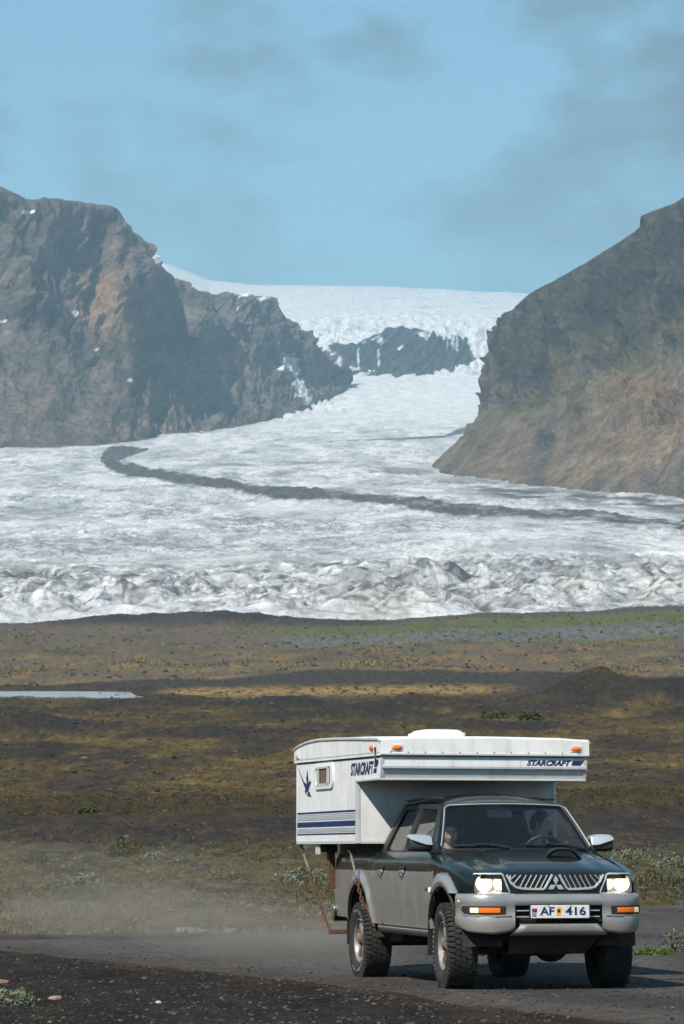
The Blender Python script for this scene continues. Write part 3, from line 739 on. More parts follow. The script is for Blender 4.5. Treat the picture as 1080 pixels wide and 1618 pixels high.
# =================================================================== MESH BUILDER
class MB:
    def __init__(s): s.v = []; s.f = []; s.m = []
    def add(s, vs, fs, mi=0):
        o = len(s.v); s.v += [tuple(map(float, p)) for p in vs]; s.f += [tuple(o + i for i in f) for f in fs]; s.m += [mi] * len(fs)
        return s
    def box(s, a, b, mi=0):
        (x0, y0, z0), (x1, y1, z1) = a, b
        return s.add([(x0, y0, z0), (x1, y0, z0), (x1, y1, z0), (x0, y1, z0), (x0, y0, z1), (x1, y0, z1), (x1, y1, z1), (x0, y1, z1)],
                     [(0, 3, 2, 1), (4, 5, 6, 7), (0, 1, 5, 4), (1, 2, 6, 5), (2, 3, 7, 6), (3, 0, 4, 7)], mi)
    def grid(s, pts, mi=0, mfun=None, closed=False):
        nu, nv = len(pts), len(pts[0]); o = len(s.v)
        for r in pts:
            for p in r: s.v.append(tuple(map(float, p)))
        for i in range(nu if closed else nu - 1):
            for j in range(nv - 1):
                k = (i + 1) % nu
                f = (o + i * nv + j, o + k * nv + j, o + k * nv + j + 1, o + i * nv + j + 1)
                s.f.append(f); s.m.append(mfun(i, j) if mfun else mi)
        return s
    def loft(s, secs, mi=0, caps=True):
        """secs: list of closed loops of equal length"""
        n = len(secs[0]); o = len(s.v)
        for r in secs:
            for p in r: s.v.append(tuple(map(float, p)))
        for i in range(len(secs) - 1):
            for j in range(n):
                s.f.append((o + i * n + j, o + i * n + (j + 1) % n, o + (i + 1) * n + (j + 1) % n, o + (i + 1) * n + j)); s.m.append(mi)
        if caps:
            s.f.append(tuple(o + j for j in range(n))[::-1]); s.m.append(mi)
            e = o + (len(secs) - 1) * n; s.f.append(tuple(e + j for j in range(n))); s.m.append(mi)
        return s
    def tube(s, path, r, n=8, mi=0, caps=True, close=False):
        P = [Vector(p) for p in path]; rs = r if isinstance(r, (list, tuple)) else [r] * len(P)
        secs = []; prev = None
        for i, p in enumerate(P):
            if close: t = P[(i + 1) % len(P)] - P[i - 1]
            else: t = (P[min(i + 1, len(P) - 1)] - P[max(i - 1, 0)])
            t = t.normalized() if t.length > 1e-9 else Vector((1, 0, 0))
            a = prev if prev is not None else (Vector((0, 0, 1)) if abs(t.z) < .9 else Vector((1, 0, 0)))
            u = (a - t * a.dot(t)).normalized(); w = t.cross(u); prev = u
            secs.append([p + (u * math.cos(2 * math.pi * k / n) + w * math.sin(2 * math.pi * k / n)) * rs[i] for k in range(n)])
        if close: secs.append(secs[0])
        return s.loft(secs, mi, caps and not close)
    def lathe(s, prof, c, axis='y', n=48, mi=0, mfun=None):
        """prof: (radius, offset along axis)"""
        pts = []
        for k in range(n):
            a = 2 * math.pi * k / n; ca, sa = math.cos(a), math.sin(a)
            row = []
            for r, h in prof:
                if axis == 'y': row.append((c[0] + r * ca, c[1] + h, c[2] + r * sa))
                elif axis == 'x': row.append((c[0] + h, c[1] + r * ca, c[2] + r * sa))
                else: row.append((c[0] + r * ca, c[1] + r * sa, c[2] + h))
            pts.append(row)
        return s.grid(pts, mi, mfun, closed=True)
    def prism(s, poly, off, mi=0):
        """poly of 3D points extruded by a vector"""
        a = [Vector(p) for p in poly]; b = [p + Vector(off) for p in a]; n = len(a)
        return s.add(a + b, [tuple(range(n))[::-1], tuple(range(n, 2 * n))] + [(i, (i + 1) % n, n + (i + 1) % n, n + i) for i in range(n)], mi)
    def ell(s, c, r, nu=16, nv=10, mi=0):
        pts = [[(c[0] + r[0] * math.cos(2 * math.pi * i / nu) * math.sin(math.pi * j / nv), c[1] + r[1] * math.sin(2 * math.pi * i / nu) * math.sin(math.pi * j / nv),
                 c[2] + r[2] * math.cos(math.pi * j / nv)) for j in range(nv + 1)] for i in range(nu)]
        return s.grid(pts, mi, closed=True)
    def build(s, name, mats, parent=None, smooth=True, angle=38, bevel=0, merge=True, solid=0):
        me = bpy.data.meshes.new(name); me.from_pydata(s.v, [], s.f)
        for m in (mats if isinstance(mats, (list, tuple)) else [mats]): me.materials.append(m)
        me.polygons.foreach_set('material_index', s.m)
        if merge:
            bm = bmesh.new(); bm.from_mesh(me)
            bmesh.ops.remove_doubles(bm, verts=bm.verts, dist=2e-4)
            bmesh.ops.dissolve_degenerate(bm, edges=bm.edges, dist=1e-5)
            bmesh.ops.recalc_face_normals(bm, faces=bm.faces)
            bm.to_mesh(me); bm.free()
        me.polygons.foreach_set('use_smooth', [bool(smooth)] * len(me.polygons))
        if smooth: me.set_sharp_from_angle(angle=R(angle))
        o = bpy.data.objects.new(name, me); COL.objects.link(o)
        if parent: o.parent = parent
        if solid:
            md = o.modifiers.new('thickness', 'SOLIDIFY'); md.thickness = solid; md.offset = 0
        if bevel:
            md = o.modifiers.new('edges', 'BEVEL'); md.width = bevel; md.segments = 2; md.limit_method = 'ANGLE'; md.angle_limit = R(40)
        return o
def rrect(u0, u1, v0, v1, r, n=4):
    out = []
    for cx, cy, a0 in ((u1 - r, v1 - r, 0), (u0 + r, v1 - r, 90), (u0 + r, v0 + r, 180), (u1 - r, v0 + r, 270)):
        for k in range(n + 1):
            a = R(a0 + 90 * k / n); out.append((cx + r * math.cos(a), cy + r * math.sin(a)))
    return out
def interp(x, xs, ys): return float(np.interp(x, xs, ys))
def text_mesh(name, body, size, material, parent, M, shear=0.0, bold=0.0, extrude=0.001, width=None):
    """lettering as a thin flat mesh; M maps the text plane (x right, y up) into the parent's space"""
    cu = bpy.data.curves.new(name, 'FONT'); cu.body = body; cu.size = size; cu.shear = shear; cu.offset = bold; cu.extrude = extrude
    cu.align_x = 'LEFT'; cu.resolution_u = 3
    t = bpy.data.objects.new(name, cu); COL.objects.link(t)
    dg = bpy.context.evaluated_depsgraph_get()
    me = bpy.data.meshes.new_from_object(t.evaluated_get(dg))
    bpy.data.objects.remove(t)
    xs = [v.co.x for v in me.vertices]; x0, x1 = min(xs), max(xs)
    k = (width / (x1 - x0)) if width else 1.0
    for v in me.vertices: v.co = M @ Vector(((v.co.x - x0) * k, v.co.y, v.co.z))
    me.materials.clear(); me.materials.append(material)
    o = bpy.data.objects.new(name, me); COL.objects.link(o); o.parent = parent
    return o
def frame_m(o, ux, uy):
    ux = Vector(ux).normalized(); uy = Vector(uy).normalized(); uz = ux.cross(uy)
    return Matrix(((ux.x, uy.x, uz.x, o[0]), (ux.y, uy.y, uz.y, o[1]), (ux.z, uy.z, uz.z, o[2]), (0, 0, 0, 1)))

# =================================================================== PICKUP TRUCK
DUST = (.23, .17, .12)
m_green = mat('green_paint', (.0022, .0085, .0090), rough=.30, metal=0.0, coat=.6, var=.05, dirt=(.10, .09, .08), dirt_amt=.05, dirt_scale=4, spec=.3)
m_silver = mat('silver_paint', (.43, .415, .395), rough=.28, metal=.6, coat=.8, var=.04, dirt=DUST, dirt_amt=.22, dirt_scale=5, zdirt=(.40, .78, .75))
m_chrome = mat('chrome', (.88, .88, .88), rough=.16, metal=1.0)
m_bright = mat('bright_trim', (.86, .86, .86), rough=.28, metal=.7)
m_black = mat('black_plastic', (.014, .014, .015), rough=.5, var=.2, dirt=DUST, dirt_amt=.12, dirt_scale=6)
m_void = mat('shadowed_cavity', (.008, .008, .008), rough=.9)
m_under = mat('muddy_chassis', (.030, .024, .019), rough=.9, var=.4, vscale=6, bump=.5, dirt=(.10, .066, .042), dirt_amt=.7, dirt_scale=4)
m_rubber = mat('tyre_rubber', (.016, .0155, .015), rough=.8, var=.25, vscale=20, bump=.3, bscale=120, dirt=(.085, .07, .058), dirt_amt=.38, dirt_scale=7)
m_alloy = mat('dusty_alloy', (.30, .28, .255), rough=.45, metal=.6, dirt=(.14, .10, .07), dirt_amt=.7, dirt_scale=9)
m_rust = mat('rusty_steel', (.105, .052, .026), rough=.85, var=.35, vscale=30, bump=.4, bscale=90)
m_trim = mat('cloth_interior', (.030, .030, .032), rough=.9, var=.2)
m_amber = mat('amber_lens', (.78, .16, .012), rough=.2, spec=.6, emit=(1, .22, .02), emit_s=.06)
m_clear = mat('clear_lamp', (.85, .74, .55), rough=.15, emit=(1, .72, .35), emit_s=.3)
m_white = mat('white_mark', (.36, .35, .33), rough=.7)
m_navy = mat('navy_ink', (.012, .022, .085), rough=.55)
def glass_mat(name, tint, refl=1.0, veil=0.0):
    m, n, l, b = new_mat(name); n.remove(b)
    tr = n.new('ShaderNodeBsdfTransparent'); tr.inputs['Color'].default_value = (*tint, 1)
    gl = n.new('ShaderNodeBsdfGlossy'); gl.inputs['Roughness'].default_value = .02; gl.inputs['Color'].default_value = (refl, refl, refl, 1)
    fr = n.new('ShaderNodeFresnel'); ge = n.new('ShaderNodeNewGeometry'); io = n.new('ShaderNodeMapRange')   # a thin pane: same sheen from both sides
    io.inputs['To Min'].default_value = 1.62; io.inputs['To Max'].default_value = 1 / 1.62; l.new(ge.outputs['Backfacing'], io.inputs['Value']); l.new(io.outputs['Result'], fr.inputs['IOR'])
    df = n.new('ShaderNodeBsdfDiffuse'); df.inputs['Color'].default_value = (.30, .30, .29, 1)
    mx = n.new('ShaderNodeMixShader'); l.new(fr.outputs['Fac'], mx.inputs['Fac']); l.new(tr.outputs[0], mx.inputs[1]); l.new(gl.outputs[0], mx.inputs[2])
    nz = n.new('ShaderNodeTexNoise'); nz.inputs['Scale'].default_value = 5; nz.inputs['Detail'].default_value = 6
    co = n.new('ShaderNodeTexCoord'); l.new(co.outputs['Object'], nz.inputs['Vector'])
    mr = n.new('ShaderNodeMapRange'); mr.inputs['To Min'].default_value = veil * .5; mr.inputs['To Max'].default_value = veil * 1.6; l.new(nz.outputs['Fac'], mr.inputs['Value'])
    m2 = n.new('ShaderNodeMixShader'); l.new(mr.outputs['Result'], m2.inputs['Fac']); l.new(mx.outputs[0], m2.inputs[1]); l.new(df.outputs[0], m2.inputs[2])
    l.new(m2.outputs[0], n['Material Output'].inputs['Surface'])
    return m
m_wind = glass_mat('windscreen_glass', (.88, .92, .93), 1.0, .012)
m_side = glass_mat('tinted_side_glass', (.66, .70, .68), 1.0, .02)
m_lens = glass_mat('lamp_cover_glass', (.95, .96, .97), 1.0, 0.0)

YAW = R(13.8)
DELTA = math.atan((1345.0 - 809.0) / FPX) - PITCH            # the road climbs towards the camera
O_T = Vector((1.64761, 24.79083, 0.0)); C_T = Vector((0, 0, 1.2))
fwd = Vector((math.sin(YAW), -math.cos(YAW), 0)); lft = Vector((math.cos(YAW), math.sin(YAW), 0))
M_T = Matrix(((fwd.x, lft.x, 0, O_T.x), (fwd.y, lft.y, 0, O_T.y), (fwd.z, lft.z, 1, O_T.z), (0, 0, 0, 1)))
TRUCK_M = Matrix.Translation((0, 0, ZC)) @ Matrix.Rotation(-DELTA, 4, 'X') @ Matrix.Translation(-C_T) @ M_T
truck = bpy.data.objects.new('pickup_truck', None); COL.objects.link(truck)
truck.matrix_world = TRUCK_M
tag(truck, 'dark green and silver double-cab pickup truck with lit headlights on the gravel road', 'pickup truck')
def part(b, name, mats, parent=truck, **kw): return b.build(name, mats, parent, **kw)
both = ((-1, 'right'), (1, 'left'))

ARCH_F, ARCH_R = (0.0, .40, .475, .505), (-2.93, .40, .475, .505)     # centre x, z, half-width, height
def arch_z(x, A):
    q = (x - A[0]) / A[2]
    return A[1] + A[3] * math.sqrt(max(0, 1 - q * q)) if abs(q) < 1 else -9
def flare(x, z):
    f = 0
    for A in (ARCH_F, ARCH_R):
        q = math.hypot((x - A[0]) / (A[2] + .0), (z - A[1]) / A[3])
        f = max(f, .030 * math.exp(-((q - 1.07) / .10) ** 2))
    return f
def half_w(x, z):
    w = interp(z, [.42, .47, .52, .60, .75, .92, 1.01, 1.035, 1.08, 1.14, 1.19], [.715, .755, .778, .795, .806, .806, .803, .800, .797, .787, .752])
    if x > .15: w -= ((x - .15) / .5) ** 2 * .055
    if x < -3.6: w -= ((-3.6 - x) / .4) ** 2 * .02
    return w + flare(x, z)
def side_panel(name, s, x0, x1, zlo, zhi, nz=16, step=.018, split=1.02, parent=truck, mats=(m_silver, m_green), skirt=.03):
    n = max(4, int(abs(x1 - x0) / step)); b = MB(); rows = []
    for i in range(n + 1):
        x = x0 + (x1 - x0) * i / n; lo, hi = zlo(x), zhi(x)
        zz = sorted(set([lo + (hi - lo) * j / nz for j in range(nz + 1)]))
        js = min(range(nz + 1), key=lambda j: abs(zz[j] - split)) if lo < split < hi else None
        if js not in (None, 0, nz): zz[js] = split
        r = [(x, s * (half_w(x, lo) - skirt), lo)] + [(x, s * half_w(x, z), z) for z in zz] + [(x, s * (half_w(x, hi) - skirt), hi)]
        rows.append(r)
    first = [(p[0], p[1] - s * skirt if 0 < j < nz + 2 else p[1], p[2]) for j, p in enumerate(rows[0])]
    last = [(p[0], p[1] - s * skirt if 0 < j < nz + 2 else p[1], p[2]) for j, p in enumerate(rows[-1])]
    rows = [first] + rows + [last]
    def mf(i, j):
        za = (rows[i][j][2] + rows[min(i + 1, len(rows) - 1)][j + 1][2]) / 2
        return 1 if za > split else 0
    b.grid(rows, mfun=mf)
    return b.build(name, list(mats), parent, angle=50)
SILL, RAIL, BELT = .527, 1.150, 1.19
for s, sn in both:
    # load bed side with its wheel arch
    side_panel('bed_side', s, -3.99, -2.486, lambda x: max(.56 if x < -3.4 else (SILL - .02), arch_z(x, ARCH_R)), lambda x: RAIL, step=.012)
    b = MB(); b.box((-4.0, s * .70 - .05, RAIL - .006), (-2.49, s * .70 + .05, RAIL + .026))
    part(b, 'bed_rail', m_black, bevel=.008)
    # cab rear quarter between bed and rear door
    side_panel('quarter_panel', s, -2.478, -2.236, lambda x: SILL, lambda x: BELT)
    rd = side_panel('rear_door', s, -2.228, -1.522, lambda x: SILL + max(0, (-2.10 - x)) * .35, lambda x: BELT)
    fd = side_panel('front_door', s, -1.514, -.424, lambda x: SILL, lambda x: BELT)
    for d, hx in ((rd, -2.10), (fd, -1.34)):
        b = MB(); yy = s * (half_w(hx, 1.03) + .012)
        b.box((hx - .085, yy - .010, 1.032), (hx + .085, yy + .012, 1.062), 0)
        b.box((hx - .085, yy - .012, .998), (hx + .085, yy + .004, 1.030), 1)
        b.box((hx - .03, yy - .014, .965), (hx + .03, yy + .003, .998), 2)
        b.build('handle', [m_black, m_silver, m_chrome], d, bevel=.006)
    # sill rail under the doors, bright strip and rocker
    b = MB(); prof = [(.778, .517), (.786, .50), (.770, .465), (.735, .445), (.66, .45), (.66, .515)]
    b.loft([[(x, s * y, z) for y, z in prof] for x in (-2.30, -1.8, -1.2, -.45)]); part(b, 'rocker_panel', m_silver)
    b = MB(); b.box((-2.28, s * .786 - .004, .517), (-.44, s * .786 + .004, .526)); part(b, 'sill_strip', m_chrome)
    # front wing
    def wing_lo(x): return max(SILL if x < -.3 else .845, arch_z(x, ARCH_F))
    def wing_sh(x): return interp(x, [-.42, -.1, .2, .42, .56, .64], [1.085, 1.075, 1.04, .985, .93, .90])
    def wing_top(x): return interp(x, [-.42, -.1, .2, .42, .56, .64], [1.188, 1.160, 1.112, 1.062, 1.026, .990])
    b = MB(); rows = []
    xs = [-.416 + (.63 + .416) * i / 88 for i in range(89)]
    for x in xs:
        lo, sh, tp = wing_lo(x), wing_sh(x), wing_top(x)
        w = half_w(x, min(sh, 1.02)); inner = interp(x, [-.42, .3, .63], [.685, .672, .650])
        if x > .42: w -= ((x - .42) / .21) ** 2 * .05
        r = [(x, s * (half_w(x, lo) - .04), lo)]
        for j in range(13):
            z = lo + (sh - lo) * j / 12
            ww = half_w(x, min(z, 1.0)) - (((x - .42) / .21) ** 2 * .05 if x > .42 else 0)
            r.append((x, s * ww, z))
        for j in range(1, 9):
            a = math.pi / 2 * j / 8
            r.append((x, s * (inner + (w - inner) * math.cos(a)), sh + (tp - sh) * math.sin(a)))
        r.append((x, s * (inner - .004), tp - .03)); rows.append(r)
    def wm(i, j):
        x, y, z = rows[i][j]; q = math.hypot((x - ARCH_F[0]) / ARCH_F[2], (z - ARCH_F[1]) / ARCH_F[3])
        return 0 if (x < -.30 and z < 1.012) or (q < 1.245 and z < 1.012) else 1
    b.grid(rows, mfun=wm)
    wing = part(b, 'front_wing', [m_silver, m_green], angle=50)
    b = MB(); b.ell((-.385, s * (half_w(-.385, .86) + .004), .862), (.022, .014, .026)); b.build('side_indicator', m_clear, wing)
    b = MB(); b.box((-.56, s * (half_w(-.5, .87) + .002) - .002, .858), (-.46, s * (half_w(-.5, .87) + .002) + .002, .874)); b.build('badge', m_black, fd)
    # arch lips and wells
    for A in (ARCH_F, ARCH_R):
        b = MB()
        pts = [(A[0] + A[2] * math.cos(R(a)), s * (half_w(A[0] + A[2] * math.cos(R(a)), A[1] + A[3] * math.sin(R(a))) - .006), A[1] + A[3] * math.sin(R(a))) for a in range(14, 167, 6)]
        b.tube(pts, .011, 6); part(b, 'arch_lip', m_under)
        b = MB(); rows = []
        for a in range(0, 181, 10):
            ca, sa = math.cos(R(a)), math.sin(R(a))
            rows.append([(A[0] + (A[2] + .02) * ca, s * y, A[1] + (A[3] + .02) * sa) for y in (.77, .6, .42)])
        b.grid(rows); b.add([(A[0] + (A[2] + .02) * math.cos(R(a)), s * .42, A[1] + (A[3] + .02) * math.sin(R(a))) for a in range(0, 181, 10)], [tuple(range(19))])
        part(b, 'wheel_well', m_under)

# ---- bonnet
b = MB(); rows = []
def hood_z(x, y):
    zc = interp(x, [-.36, -.1, .15, .38, .52, .60, .645], [1.212, 1.178, 1.138, 1.092, 1.056, 1.026, .992])
    ed = interp(x, [-.36, .2, .5, .645], [.024, .026, .018, .012])
    q = abs(y) / .67
    return zc - ed * q ** 3 + .012 * (1 - float(sstep(.30, .40, abs(y)))) * float(sstep(.62, .3, x)) + .012 * math.exp(-((abs(y) - .52) / .05) ** 2) * float(sstep(.6, .2, x))
for i in range(41):
    t = i / 40; r = []
    for j in range(49):
        y = -.668 + 1.336 * j / 48
        yw = y * interp(t, [0, .6, 1], [1.0, .995, .965])
        x = -.36 + (.648 - .030 * (abs(y) / .67) ** 2 + .36) * t
        if t < .15: x += .06 * (1 - (y / .67) ** 2) * (1 - t / .15)
        r.append((x, yw, hood_z(x, y)))
    rows.append(r)
rows.append([(p[0] - .005, p[1], p[2] - .03) for p in rows[-1]])
b.grid(rows); hood = part(b, 'bonnet', m_green, angle=60)
# scoop
b = MB(); rows = []
for i in range(17):
    t = i / 16; x = -.20 + .34 * t; h = .070 * float(sstep(0, .75, t)); hw = .105 + .055 * float(sstep(0, .8, t)); r = []
    for j in range(17):
        q = -1 + 2 * j / 16; y = .25 + hw * q
        r.append((x, y, hood_z(x, y) - .004 + h * (1 - abs(q) ** 3.2)))
    rows.append(r)
b.grid(rows); sc = b.build('bonnet_scoop', m_green, hood, angle=60)
b = MB(); r1 = [(.1405, p[1] * .82 + .25 * .18, hood_z(.14, p[1]) + (p[2] - hood_z(.14, p[1])) * .78 + .004) for p in rows[-1]]
r0 = [(.1405, p[1] * .82 + .25 * .18, hood_z(.14, p[1]) + .006) for p in rows[-1]]
b.grid([r0, r1]); b.build('scoop_mouth', m_void, hood)
rim = [(.141, p[1], p[2]) for p in rows[-1]]
b = MB(); b.tube(rim, .007, 6); b.build('scoop_rim', m_green, hood)
for y in (-.36, .40):
    b = MB(); b.ell((-.24, y, hood_z(-.24, y) + .003), (.03, .018, .008)); b.build('washer_jet', m_black, hood)

# ---- greenhouse
def glass_y(z): return interp(z, [1.17, 1.25, 1.40, 1.55, 1.64], [.742, .716, .655, .590, .550])
def ring(b, s, outer, inner, depth=.03, mi=0):
    n = len(outer)
    oo = [(x, s * glass_y(z), z) for x, z in outer]; ii = [(x, s * (glass_y(z) - .002), z) for x, z in inner]
    ib = [(x, s * (glass_y(z) - depth), z) for x, z in inner]; ob = [(x, s * (glass_y(z) - depth), z) for x, z in outer]
    b.add(oo + ii + ib + ob, [(i, (i + 1) % n, n + (i + 1) % n, n + i) for i in range(n)] + [(n + i, n + (i + 1) % n, 2 * n + (i + 1) % n, 2 * n + i) for i in range(n)]
          + [(3 * n + i, 3 * n + (i + 1) % n, (i + 1) % n, i) for i in range(n)], mi)
def dens(poly, k=6):
    out = []
    for i in range(len(poly)):
        p, q = poly[i], poly[(i + 1) % len(poly)]
        out += [(p[0] + (q[0] - p[0]) * t / k, p[1] + (q[1] - p[1]) * t / k) for t in range(k)]
    return out
for s, sn in both:
    fo = dens([(-.475, 1.188), (-.845, 1.585), (-.91, 1.622), (-1.515, 1.632), (-1.515, 1.188)]); fi = dens([(-.64, 1.206), (-.915, 1.545), (-.955, 1.575), (-1.455, 1.585), (-1.455, 1.206)])
    ro = dens([(-1.523, 1.188), (-1.523, 1.632), (-2.06, 1.622), (-2.12, 1.60), (-2.345, 1.188)]); ri = dens([(-1.585, 1.206), (-1.585, 1.585), (-2.02, 1.578), (-2.06, 1.560), (-2.225, 1.206)])
    for fr, ins, nm, dr in ((fo, fi, 'front_window', None), (ro, ri, 'rear_window', None)):
        b = MB(); ring(b, s, fr, ins); wf = part(b, 'window_frame', m_black if nm == 'rear_window' else m_black)
        b = MB(); b.add([(x, s * (glass_y(z) - .016), z) for x, z in ins], [tuple(range(len(ins)))]); b.build('side_window', m_side, wf, merge=False)
    # rear pillar
    b = MB(); rows = []
    for t in np.linspace(0, 1, 12):
        z = 1.186 + (1.64 - 1.186) * t; xf = interp(z, [1.186, 1.60, 1.64], [-2.352, -2.128, -2.09]); xb = interp(z, [1.186, 1.3, 1.5, 1.60, 1.64], [-2.478, -2.45, -2.36, -2.30, -2.26])
        rows.append([(xf, s * (glass_y(z) - .03), z), (xf, s * (glass_y(z) + .002), z), ((xf + xb) / 2, s * (glass_y(z) - .002), z), (xb, s * (glass_y(z) - .03), z), (xb - .012, s * (glass_y(z) - .10), z)])
    b.grid(rows); part(b, 'rear_pillar', m_green)
    # front pillar
    b = MB(); rows = []
    for t in np.linspace(0, 1, 14):
        z = 1.170 + (1.605 - 1.170) * t
        xo = interp(z, [1.170, 1.188, 1.585, 1.605], [-.455, -.470, -.838, -.865])
        w0 = Vector((interp(t, [0, 1], [-.43, -.795]), s * interp(t, [0, 1], [.690, .548]), interp(t, [0, 1], [1.205, 1.597])))
        o0 = Vector((xo, s * (glass_y(z) + .003), z)); mid = (w0 + o0) / 2 + Vector((.022, s * .016, .006))
        rows.append([w0 + Vector((-.03, 0, -.02)), w0, (w0 + mid) / 2 + Vector((.008, s * .004, .002)), mid, (mid + o0) / 2 + Vector((.006, s * .006, 0)), o0, o0 - Vector((.0, s * .03, 0))])
    b.grid(rows); part(b, 'front_pillar', m_green, angle=70)
# roof
b = MB(); rows = []
xs = [-.795, -.82, -.86, -.92, -1.0, -1.1, -1.25, -1.45, -1.7, -1.95, -2.12, -2.22, -2.27]
for x in xs:
    zc = interp(x, [-2.27, -2.22, -2.12, -1.7, -1.45, -1.2, -1.02, -.9, -.82, -.795], [1.645, 1.672, 1.695, 1.722, 1.726, 1.716, 1.695, 1.662, 1.630, 1.614])
    ze = interp(x, [-2.27, -2.12, -1.5, -1.1, -.9, -.795], [1.622, 1.634, 1.645, 1.642, 1.624, 1.597]); r = []
    for j in range(33):
        q = -1 + 2 * j / 32; hwid = interp(x, [-2.27, -2.0, -1.2, -.795], [.545, .555, .562, .548])
        y = hwid * (1 - (1 - abs(q)) ** 1.35) * (1 if q > 0 else -1)
        r.append((x - .06 * (1 - abs(q) ** 2) * (-1 if x > -.9 else 0), y, ze + (zc - ze) * (1 - (abs(y) / hwid) ** 2.4)))
    rows.append(r)
b.grid(rows); roof = part(b, 'roof', m_green, angle=60)
for s, sn in both:
    b = MB(); b.tube([(x, s * .515, interp(x, [-2.2, -1.5, -.95], [1.665, 1.688, 1.668])) for x in np.linspace(-2.2, -.95, 12)], .012, 6); b.build('roof_rail', m_black, roof)
# windscreen
def ws(u, v):
    y = (-1 + 2 * u) * (.690 + (.548 - .690) * v); q = abs(-1 + 2 * u)
    x0, x1 = -.33 - .10 * q ** 2.2, -.735 - .060 * q ** 2.2
    z0, z1 = 1.212 - .007 * q * q, 1.612 - .015 * q ** 2
    return Vector((x0 + (x1 - x0) * v + .018 * math.sin(math.pi * v), y, z0 + (z1 - z0) * v))
b = MB(); b.grid([[ws(i / 24, j / 12) for j in range(13)] for i in range(25)]); wind = part(b, 'windscreen', m_wind, merge=False)
edge = [ws(u, 0) for u in np.linspace(.03, .97, 21)] + [ws(1, v) for v in np.linspace(.06, .94, 10)] + [ws(u, 1) for u in np.linspace(.97, .03, 21)] + [ws(0, v) for v in np.linspace(.94, .06, 10)]
b = MB(); b.tube([p + Vector((.004, 0, .003)) for p in edge], .013, 6, close=True); b.build('windscreen_seal', m_black, wind)
tr_edge = [ws(0, v) for v in np.linspace(.08, .95, 10)] + [ws(u, 1) for u in np.linspace(.04, .96, 21)] + [ws(1, v) for v in np.linspace(.95, .08, 10)]
b = MB(); b.tube([p + Vector((.012, (-.012 if p.y < 0 else .012) * min(1, abs(p.y) / .5), .010)) for p in tr_edge], .0055, 6); b.build('bright_strip', m_bright, wind)
# cowl and wipers
b = MB(); b.grid([[(-.36 - .075 * (abs(-1 + 2 * u)) ** 2.2 + .045 * t, (-1 + 2 * u) * .70, 1.196 + .012 * (1 - t) - .006 * t) for t in (0, .5, 1, 1.6)] for u in np.linspace(0, 1, 25)]); part(b, 'cowl', m_black)
for y0, y1 in ((-.10, -.60), (.62, .02)):
    b = MB()
    pa = ws((y0 / .69 + 1) / 2, .01) + Vector((.035, 0, .012)); pb = ws((y1 / .69 + 1) / 2, .09) + Vector((.03, 0, .022))
    b.tube([pa, pa.lerp(pb, .3) + Vector((.01, 0, .018)), pa.lerp(pb, .62) + Vector((.006, 0, .012))], .009, 6)
    q0 = ws((y0 * .93 / .69 + 1) / 2, .045) + Vector((.014, 0, .01)); q1 = ws((y1 / .69 + 1) / 2, .085) + Vector((.014, 0, .01))
    b.tube([q0, q0.lerp(q1, .5) + Vector((.012, 0, .005)), q1], .008, 6)
    part(b, 'wiper', m_black)
# cab rear wall with window
b = MB(); b.box((-2.46, -.70, .55), (-2.44, .70, 1.19)); b.add([(-2.452, -.64, 1.19), (-2.452, .64, 1.19), (-2.30, .50, 1.62), (-2.30, -.50, 1.62)], [(0, 1, 2, 3)])
part(b, 'cab_rear_wall', m_black)

# ---- nose: grille panel, lamps, bumper
def nose_x(y): return .652 - .032 * (abs(y) / .67) ** 2
b = MB(); b.grid([[(nose_x(y) + (.02 if z < .86 else .012 * (1.0 - z) / .14), y, z) for z in (1.0, .97, .93, .89, .86, .84, .815, .80)] for y in np.linspace(-.47, .47, 25)])
part(b, 'nose_panel', m_green)
for s, sn in both:
    gp = [(.035, 1.003), (.425, 1.003), (.395, .945), (.35, .902), (.30, .890), (.115, .884), (.10, .888)]
    fx = lambda y: nose_x(y) + .012
    b = MB(); b.prism([(fx(y) + .002, s * y, z) for y, z in gp], (.006, 0, 0)); grl = part(b, 'grille', m_void)
    b = MB(); b.tube([(fx(y) + .012, s * y, z) for y, z in ([(.030, 1.003), (.062, .950), (.096, .890), (.112, .880), (.20, .881), (.30, .886), (.352, .899), (.398, .945), (.430, 1.003)])], .0115, 6)
    b.build('grille_surround', m_bright, grl)
    for k in range(8):
        yt = .075 + .046 * k; yb = yt + .062
        z1 = .888 if yb < .33 else interp(yb, [.33, .43], [.893, .985])
        if yb > .40: yb, z1 = .405, .955
        b = MB(); b.tube([(fx(yt) + .011, s * yt, 1.0), (fx(yb) + .011, s * yb, z1)], .0058, 5); b.build('slat', m_bright, grl)
# three-diamond emblem
b = MB()
def diamond(cx, cz, ux, uz, vx, vz):
    P = [(nose_x(0) + .016, cx, cz), (nose_x(0) + .016, cx + ux, cz + uz), (nose_x(0) + .016, cx + ux + vx, cz + uz + vz), (nose_x(0) + .016, cx + vx, cz + vz)]
    b.prism(P, (.010, 0, 0))
a_ = .046; cz_ = .918
diamond(0, cz_, -a_ * .5, a_ * .866, a_ * .5, a_ * .866); diamond(0, cz_, -a_ * .5, -a_ * .80, -a_, 0); diamond(0, cz_, a_ * .5, -a_ * .80, a_, 0)
part(b, 'emblem', m_bright, smooth=False)
b = MB(); b.prism([(nose_x(u) + .0195, u, v) for u, v in rrect(-.30, .30, .822, .858, .017)], (.004, 0, 0)); part(b, 'air_slot', m_void)
for k in range(2):
    b = MB(); b.box((nose_x(0) + .021, -.24 + .26 * k, .826), (nose_x(0) + .027, -.05 + .30 * k, .854)); part(b, 'radiator_core', m_under)
m_refl = mat('lamp_reflector', (.92, .91, .89), rough=.3, metal=0.0, bump=.5, bscale=30)
